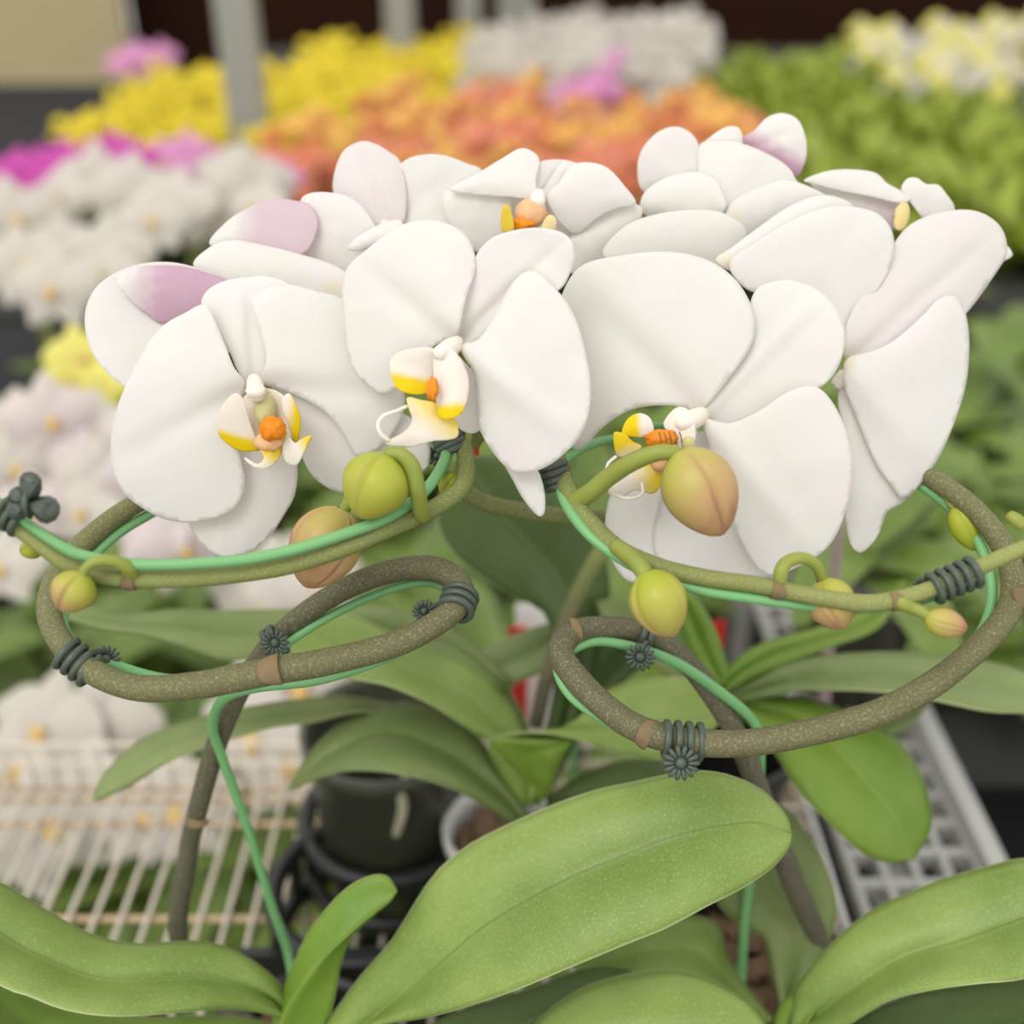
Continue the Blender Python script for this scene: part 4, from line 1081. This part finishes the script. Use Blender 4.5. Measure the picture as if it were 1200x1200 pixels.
c = GZ(410, 1120, 0.82)
box('tray_wall', (c.x - .06, c.x + .05, c.y - .012, c.y - .006, .803, .835), M['black'], car)
for px, py, d, hw, m_, lab in ((628, 708, .705, .013, 'tag', 'small white plant tag in the gap behind the centre leaves'), (607, 735, .70, .006, 'red', 'narrow red plant tag beside the white one behind the centre leaves'), (838, 728, .69, .007, 'red', 'dark red tag among the leaves behind the right buds')):
    c = P(px, py, d)
    o = box('plant_tag', (c.x - hw, c.x + hw, c.y - .0006, c.y + .0006, BENCH_Z + .002, c.z), M[m_])
    recenter(o, (c.x, c.y, BENCH_Z))
    tag(o, lab, 'tag', 'plant tags')
c = P(550, 526, dm(.467))
o = box('plant_tag', (c.x - .003, c.x + .004, c.y - .003, c.y + .003, c.z - .0015, c.z + .0015), M['red'])
recenter(o, c)
tag(o, 'tiny red tie on the spike behind the centre flower', 'tag', 'plant tags')
st = tube('stake', [(960, 930, .80, 7), (964, 840, .76, 7), (972, 740, .73, 6.5), (985, 600, .69, 6)], M['stake'], None, n=16, sides=8, raw=True)
recenter(st, P(960, 930, .80))
tag(st, 'slim mauve stake behind the far right flower', 'stake')

#@@BACKGROUND
# ------------------------------------------------------------------ background plants
def small_flower_mesh(name, size, pet, lip, lowpoly=False):
    """orchid flower, five rounded petals and a lip, facing +Z"""
    verts, faces, mi = [], [], []
    nL, nW = (3, 2) if lowpoly else (5, 4)
    specs = [(90, .50, .34, .02), (0 + 8, .52, .56, -.01), (172, .52, .56, -.01), (-55, .50, .34, .03), (-125, .50, .34, .03)]
    for ang, ln, wd, back in specs:
        a = math.radians(ang)
        dr = Vector((math.cos(a), math.sin(a), 0))
        pr = Vector((-math.sin(a), math.cos(a), 0))
        b0 = len(verts)
        for i in range(nL + 1):
            s = i / nL
            hw = wd * 0.5 * math.sin(math.pi * min(1, (0.12 + 0.88 * s) * 0.93)) ** 0.6 if i else 0.05
            for j in range(nW + 1):
                f = j / nW * 2 - 1
                q = dr * (ln * (s * (1 - 0.12 * f * f))) + pr * hw * f
                q.z = -back + 0.10 * s - 0.16 * s * s - 0.10 * f * f * hw / .3
                verts.append(q * size)
        for i in range(nL):
            for j in range(nW):
                k = b0 + i * (nW + 1) + j
                faces.append((k, k + 1, k + nW + 2, k + nW + 1))
                mi.append(0)
    b0 = len(verts)
    n = 8
    for k in range(n):
        a = 2 * math.pi * k / n
        verts.append(Vector((0.07 * math.cos(a), -0.08 + 0.09 * math.sin(a), 0.05)) * size)
    verts.append(Vector((0, -0.10, 0.13)) * size)
    for k in range(n):
        faces.append((b0 + k, b0 + (k + 1) % n, b0 + n))
        mi.append(1)
    o = mesh_obj(name, verts, faces, [pet, lip], midx=mi)
    me = o.data
    bpy.data.objects.remove(o)
    return me


def strap_leaf_mesh(name, L, W, rise, droop, mat, seed=0):
    rnd = random.Random(seed)
    verts, faces, uv = [], [], []
    n, m = 8, 4
    for i in range(n + 1):
        s = i / n
        hw = W / 2 * max(0.12, math.sin(math.pi * min(0.985, 0.08 + 0.9 * s)) ** 0.55)
        x = L * s * (1 - 0.12 * s)
        z = rise * s - droop * s * s
        for j in range(m + 1):
            f = j / m * 2 - 1
            verts.append((x, hw * f, z + 0.16 * hw * f * f * 2))
            uv.append((s, f))
    for i in range(n):
        for j in range(m):
            a = i * (m + 1) + j
            faces.append((a, a + m + 1, a + m + 2, a + 1))
    o = mesh_obj(name, verts, faces, mat, None, uv)
    me = o.data
    bpy.data.objects.remove(o)
    return me


PW = plain_mat('far_white_petal', lin((206, 200, 190)), 0.6, 0.2, 0.05, 40, trans=0.25)
PP = plain_mat('far_blush_petal', lin((212, 200, 198)), 0.6, 0.2, 0.10, 40, trans=0.25)
PM = plain_mat('far_magenta_petal', lin((200, 84, 172)), 0.6, 0.2, 0.15, 40, trans=0.25)
PK = plain_mat('far_pink_petal', lin((214, 148, 192)), 0.6, 0.2, 0.15, 40, trans=0.25)
PC = plain_mat('far_cream_petal', lin((226, 218, 120)), 0.6, 0.2, 0.12, 40, trans=0.25)
PY = plain_mat('far_yellow_petal', lin((226, 206, 58)), 0.6, 0.2, 0.14, 12, trans=0.25)
PO = plain_mat('far_orange_petal', lin((216, 148, 84)), 0.6, 0.2, 0.14, 8, trans=0.25)
PR = plain_mat('far_coral_petal', lin((212, 128, 90)), 0.6, 0.2, 0.14, 8, trans=0.25)
PG = plain_mat('far_grey_petal', lin((178, 172, 160)), 0.6, 0.2, 0.08, 20, trans=0.25)
PY2 = plain_mat('far_amber_petal', lin((232, 186, 100)), 0.6, 0.2, 0.14, 8, trans=0.25)
PP2 = plain_mat('far_salmon_petal', lin((228, 150, 124)), 0.6, 0.2, 0.14, 8, trans=0.25)
LY = plain_mat('far_lip_yellow', lin((206, 172, 104)), 0.6, 0.2, 0.2, 60)
LG = leaf_mat('far_leaf', lin((78, 102, 38)), lin((114, 136, 56)), lin((98, 122, 48)), 0.1)
LB = leaf_mat('seedling_leaf', lin((126, 144, 34)), lin((164, 178, 62)), lin((160, 174, 72)), 0.1, 0.25)

FM = {k: small_flower_mesh('flower_' + k, 1.0, m_, LY) for k, m_ in (('white', PW), ('blush', PP), ('magenta', PM), ('pink', PK), ('cream', PC))}
LEAFV = [strap_leaf_mesh('leaf_a', .20, .062, .10, .10, LG, 1), strap_leaf_mesh('leaf_b', .17, .07, .06, .09, LG, 2), strap_leaf_mesh('leaf_c', .15, .055, .13, .06, LG, 3)]


def rosette(parent, base, n, rnd, meshes=LEAFV, sc=1.0):
    a0 = rnd.uniform(0, 6.28)
    for k in range(n):
        o = new_obj('leaf', rnd.choice(meshes))
        o.parent = parent
        o.location = (0, 0, base + k * 0.004)
        s = sc * rnd.uniform(.85, 1.15)
        o.scale = (s, s, s)
        o.rotation_euler = (0, rnd.uniform(-.15, .1), a0 + k * 2.4 + rnd.uniform(-.25, .25))


POT_ME = None


def bg_orchid(label, kind, blooms, base_xy, bench_z, seed, group, leaves=6, lsc=1.0):
    """potted orchid: pot, leaves, arching stem and single flowers at (px, py, depth, size)"""
    global POT_ME
    rnd = random.Random(seed)
    th = thing('potted_orchid', label, 'orchid', (base_xy[0], base_xy[1], bench_z), group)
    if POT_ME is None:
        o = lathe('pot', [(0.001, 0.001), (.038, 0), (.05, .09), (.053, .09), (.053, .1), (.048, .1), (.046, .088), (.001, .085)], M['pot_clear'], None, seg=16)
        POT_ME = o.data
        bpy.data.objects.remove(o)
    o = new_obj('pot', POT_ME)
    o.parent = th
    rosette(th, .10, leaves, rnd, sc=lsc)
    if blooms:
        W = [P(x, y, d) for x, y, d, s in blooms]
        root = Vector((base_xy[0], base_xy[1], bench_z + .1))
        order = sorted(range(len(W)), key=lambda i: (W[i] - root).length)
        pts = [root, root + Vector((0, 0, max(.05, (W[order[0]].z - root.z) * .6)))] + [W[i] + FWD * .025 - Vector((0, 0, .012)) for i in order]
        wtube('stem', pts, 0.003, M['pedicel'], th, 6, n=len(pts) * 6)
        for (x, y, d, s), p in zip(blooms, W):
            o = new_obj('flower', FM[kind])
            o.parent = th
            o.location = p - Vector(th.location)
            o.scale = (s, s, s)
            look = (-FWD + Vector((rnd.uniform(-.55, .55), 0, rnd.uniform(-.2, .5)))).normalized()
            q = look.to_track_quat('Z', 'Y')
            o.rotation_mode = 'QUATERNION'
            o.rotation_quaternion = q
    return th


def table(name, label, x0, x1, y0, y1, z):
    th = thing(name, label, 'bench', ((x0 + x1) / 2, (y0 + y1) / 2, 0), 'background benches')
    box('top', (x0, x1, y0, y1, z - .03, z), M['table'], th)
    for x in (x0 + .05, x1 - .05):
        for y in (y0 + .05, y1 - .05):
            box('leg', (x - .02, x + .02, y - .02, y + .02, 0, z - .03), M['post'], th)
    return th


LOWZ = 0.40
table('grow_bench', 'grey bench of white and pink orchids at the left', -2.4, 0.20, 0.68, 1.9, LOWZ)

# white orchids, far left
spots = sorted([(15, 250), (60, 225), (115, 220), (165, 222), (205, 235), (255, 205), (290, 215), (25, 300), (75, 280), (128, 290), (180, 262), (250, 250), (60, 335), (110, 325), (300, 240)])
ORD = ['leftmost', 'second from the left', 'third from the left', 'fourth from the left', 'rightmost']
rnd = random.Random(5)
grp = 'white orchids on the left bench'
for i in range(5):
    sel = spots[i * 3:i * 3 + 3]
    bl = [(x + rnd.uniform(-10, 10), y + rnd.uniform(-8, 8), 1.35 + (330 - y) * .0022 + rnd.uniform(-.04, .04), rnd.uniform(.10, .14)) for x, y in sel]
    mx = sum(b[0] for b in bl) / len(bl)
    c = P(mx, 260, 1.5)
    bg_orchid(ORD[i] + ' blurred white orchid in the upper left mass of blooms', 'white', bl, (c.x + rnd.uniform(-.1, .1), min(1.85, c.y + rnd.uniform(-.05, .1))), LOWZ, 100 + i, grp)
for i, (x, y, k, lab) in enumerate([(20, 205, 'magenta', 'blurred magenta orchid at the left edge'), (75, 195, 'magenta', 'blurred magenta orchid above the white blooms'), (135, 182, 'magenta', 'blurred magenta orchid nearest the yellow bed'), (215, 185, 'pink', 'blurred pale pink orchid below the yellow bed'), (300, 205, 'pink', 'blurred pale pink orchid beside the nearest grey post')]):
    bl = [(x + dx, y + dy, 1.85 + rnd.uniform(-.03, .03), .085) for dx, dy in ((-26, 3), (0, -6), (26, 2), (-12, 14), (14, 15))]
    c = P(x, y, 1.85)
    bg_orchid(lab, k, bl, (c.x, min(1.85, c.y + .05)), LOWZ, 200 + i, 'magenta and pink orchids on the left bench')
bl = [(165 + dx, 68 + dy, 3.2, .1) for dx, dy in ((-25, 4), (-8, -4), (10, 2), (25, -3), (0, 8))]
c = P(165, 68, 3.2)
bg_orchid('blurred dusty pink orchid beyond the yellow bed, left of the nearest post', 'pink', bl, (c.x, c.y + .03), 0.66, 299, 'far pink orchid')
bl = [(95, 415, 1.15, .075), (120, 445, 1.13, .07), (80, 445, 1.14, .06), (110, 470, 1.12, .06), (140, 430, 1.16, .06)]
c = P(105, 440, 1.2)
bg_orchid('pale yellow orchid beside the leftmost big petal', 'cream', bl, (c.x, c.y + .02), LOWZ, 301, 'cream orchid')
spots = sorted([(15, 490), (60, 485), (110, 505), (20, 545), (75, 540), (120, 560), (40, 600), (100, 600), (165, 620), (210, 640), (5, 660), (180, 560), (150, 520)])
for i in range(4):
    sel = spots[i * 3:i * 3 + 3] + (spots[12:] if i == 3 else [])
    bl = [(x + rnd.uniform(-6, 6), y + rnd.uniform(-6, 6), 1.06 - (y - 480) * .0006 + rnd.uniform(-.02, .02), rnd.uniform(.075, .095)) for x, y in sel]
    c = P(sum(b[0] for b in bl) / len(bl), 560, 1.12)
    bg_orchid(['leftmost', 'second from the left', 'third from the left', 'rightmost'][i] + ' of the blurred blush-white orchids behind the butterfly clip', 'blush' if i % 2 else 'white', bl, (c.x + .05 * (i - 1.5), c.y + .04), LOWZ, 330 + i, 'blush orchids at the left edge')
spots = sorted([(50, 850), (110, 860), (20, 900), (90, 925), (170, 950), (20, 985), (205, 945), (310, 700), (360, 685), (300, 860), (340, 890), (60, 960), (350, 800)])
for i in range(5):
    sel = spots[i * 3:i * 3 + 3]
    bl = [(x, y, max(.90, 1.0 - (y - 700) * .0003) + rnd.uniform(-.02, .03), rnd.uniform(.10, .13)) for x, y in sel]
    c = P(sum(b[0] for b in bl) / len(bl), 880, 1.0)
    bg_orchid(ORD[i] + ' white orchid behind the wire mesh at the lower left', 'white', bl, (c.x + .03, max(.76, c.y + .04)), LOWZ, 360 + i, 'white orchids below the wire bench')

# leafy potted plants filling the benches behind and below
box('lower_shelf', (BX0, BX1, BY0, BY1, 0.27, 0.30), M['table'], bench)
k = 0
for ix in range(5):
    for iy in range(3):
        bg_orchid('leafy potted plant on the low bench below the wire mesh', 'white', [], (-.54 + ix * .16 + rnd.uniform(-.02, .02), .22 + iy * .14 + rnd.uniform(-.03, .03)), 0.30, 400 + k, 'leafy plants below the wire bench', 7, 1.0)
        k += 1
for ix in range(7):
    for iy in range(5):
        bg_orchid('leafy potted plant behind the front orchids', 'white', [], (-.68 + ix * .135 + rnd.uniform(-.03, .03), .75 + iy * .24 + rnd.uniform(-.03, .03)), LOWZ, 440 + k, 'leafy plants on the left bench', 8, 1.25)
        k += 1
# right-hand bench of green plants
table('grow_bench', 'grey bench of leafy green plants at the right', 0.42, 2.6, 0.9, 1.95, 0.52)
for ix in range(7):
    for iy in range(4):
        bg_orchid('leafy green potted plant on the right bench', 'white', [], (.50 + ix * .16 + rnd.uniform(-.04, .04), 1.0 + iy * .24 + rnd.uniform(-.04, .04)), 0.52, 500 + k, 'leafy plants on the right bench', 8, 1.1)
        k += 1
bg_orchid('leafy potted plant on the grid strip behind the right buds', 'white', [], (.265, .70), BENCH_Z, 560, 'leafy plants on the grid strip', 7, .75)
bg_orchid('farther leafy potted plant on the grid strip, below the far right petals', 'white', [], (.262, .93), BENCH_Z, 561, 'leafy plants on the grid strip', 7, .8)


# flower beds: bushy plants, a foliage part and a blossom part each
def cluster_mesh(name, mats, n, size, rad, h, seed):
    rnd = random.Random(seed)
    fm = small_flower_mesh('tmp', size, mats[0], mats[0], True)
    fv = [v.co.copy() for v in fm.vertices]
    fp = [tuple(p.vertices) for p in fm.polygons]
    verts, faces, mi = [], [], []
    for k in range(n):
        a, r = rnd.uniform(0, 6.28), rad * math.sqrt(rnd.random())
        c = Vector((r * math.cos(a), r * math.sin(a), h - 0.06 * (r / rad) ** 2 + rnd.uniform(-.05, .03)))
        q = Vector((rnd.uniform(-.6, .6), -0.8 + rnd.uniform(-.5, .5), rnd.uniform(.3, 1.0))).normalized().to_track_quat('Z', 'Y')
        b = len(verts)
        s = rnd.uniform(.8, 1.2)
        verts += [c + q @ (v * s) for v in fv]
        faces += [tuple(i + b for i in f) for f in fp]
        mi += [k % len(mats)] * len(fp)
    o = mesh_obj(name, verts, faces, mats, midx=mi)
    me = o.data
    bpy.data.objects.remove(o)
    bpy.data.meshes.remove(fm)
    return me


def foliage_mesh(name, n, L, W, up, mat, seed, h0=0.0):
    rnd = random.Random(seed)
    verts, faces, uv = [], [], []
    for k in range(n):
        a = rnd.uniform(0, 6.28)
        t = rnd.uniform(*up)
        ll = L * rnd.uniform(.7, 1.15)
        ww = W * rnd.uniform(.8, 1.2)
        b = len(verts)
        for i in range(6):
            s = i / 5
            r = ll * (s * math.cos(t) + .18 * s * s)
            z = h0 + ll * (s * math.sin(t) - .22 * s * s)
            hw = ww / 2 * max(.15, math.sin(math.pi * min(.97, .1 + .87 * s)) ** .6)
            for f in (-1, 0, 1):
                verts.append(Vector((r * math.cos(a) - f * hw * math.sin(a), r * math.sin(a) + f * hw * math.cos(a), z + .15 * abs(f) * hw)))
                uv.append((s, f))
        for i in range(5):
            for j in range(2):
                q = b + i * 3 + j
                faces.append((q, q + 3, q + 4, q + 1))
    o = mesh_obj(name, verts, faces, mat, None, uv)
    me = o.data
    bpy.data.objects.remove(o)
    return me


def bed(poly, zbed, spacing, h, clusters, foliage, label, cat, group, name, seed, maxn=90):
    """plants spaced over the area of a bench whose flower tops lie at zbed"""
    rnd = random.Random(seed)
    W = [GZ(x, y, zbed) for x, y in poly]
    xs, ys = [p.x for p in W], [p.y for p in W]
    pts = []
    for _ in range(6000):
        q = (rnd.uniform(min(xs), max(xs)), rnd.uniform(min(ys), max(ys)))
        c = False
        for i in range(len(W)):
            a, b = W[i], W[i - 1]
            if (a.y > q[1]) != (b.y > q[1]) and q[0] < (b.x - a.x) * (q[1] - a.y) / (b.y - a.y) + a.x:
                c = not c
        if c and all((q[0] - p[0]) ** 2 + (q[1] - p[1]) ** 2 > spacing ** 2 for p in pts):
            pts.append(q)
            if len(pts) >= maxn:
                break
    bz = FARZ
    pts = [p for p in pts if p[1] > 2.02]
    for x, y in pts:
        th = thing(name, label, cat, (x, y, bz), group)
        for part, meshes in (('foliage', foliage), ('blossoms', clusters)):
            if not meshes:
                continue
            o = new_obj(part, rnd.choice(meshes))
            o.parent = th
            s = rnd.uniform(.88, 1.1)
            o.scale = (s, s, s)
            if part == 'foliage':
                o.rotation_euler = (0, 0, rnd.uniform(0, 6.28))
    return pts


FARZ = 0.66
H = 0.24
table('grow_bench', 'large grey far bench carrying the yellow, orange, pale and green beds', -1.25, 3.4, 1.95, 5.6, FARZ)
fol = [foliage_mesh('foliage', 16, .17, .05, (.5, 1.4), LG, s) for s in (1, 2)]
fol_lo = [foliage_mesh('foliage', 22, .20, .045, (.5, 1.45), LB, s) for s in (3, 4, 5)]
bed([(75, 170), (105, 118), (235, 78), (420, 48), (545, 38), (572, 92), (400, 135), (330, 172)], .90, .125, H, [cluster_mesh('blossoms', [PY], 60, .036, .10, H, s) for s in (1, 2, 3)], fol, 'blurred yellow flowering plant in the far bed', 'flower', 'yellow flower bed', 'yellow_flower_plant', 1, 120)
bed([(335, 215), (345, 165), (480, 110), (620, 95), (838, 98), (875, 145), (865, 225)], .90, .125, H, [cluster_mesh('blossoms', [PO, PR, PY2], 56, .038, .10, H, s) for s in (4, 5)] + [cluster_mesh('blossoms', [PR, PP2], 56, .038, .10, H, 6)], fol, 'blurred orange flowering plant behind the white blooms', 'flower', 'orange flower bed', 'orange_flower_plant', 2, 120)
bed([(562, 80), (575, 35), (800, 15), (800, 70), (670, 88)], .95, .15, H + .05, [cluster_mesh('blossoms', [PW, PW, PG], 40, .05, .11, H + .05, s) for s in (7, 8)], fol, 'blurred pale flowering plant in the far bed', 'flower', 'pale flower bed', 'pale_flower_plant', 3, 60)
bed([(675, 92), (680, 55), (712, 55), (715, 92)], .97, .16, H + .07, [cluster_mesh('blossoms', [PK], 24, .06, .09, H + .07, 9)], fol, 'blurred pink plant standing in front of the pale bed', 'flower', 'pink plants by the pale bed', 'pink_flower_plant', 4, 4)
bed([(880, 210), (815, 110), (815, 48), (1000, 44), (1090, 60), (1200, 110), (1290, 200), (1290, 300), (960, 300)], .84, .105, H, None, fol_lo, 'blurred bright green seedling on the right bed', 'plant', 'green seedling bed', 'green_seedling', 5, 220)
bed([(1010, 30), (1030, 2), (1280, -15), (1290, 60), (1120, 50)], .95, .2, H, [cluster_mesh('blossoms', [PC, PW], 10, .06, .12, H, 12)], fol, 'blurred cream flowering plant at the upper right', 'flower', 'cream flower bed at the upper right', 'cream_flower_plant', 6, 60)
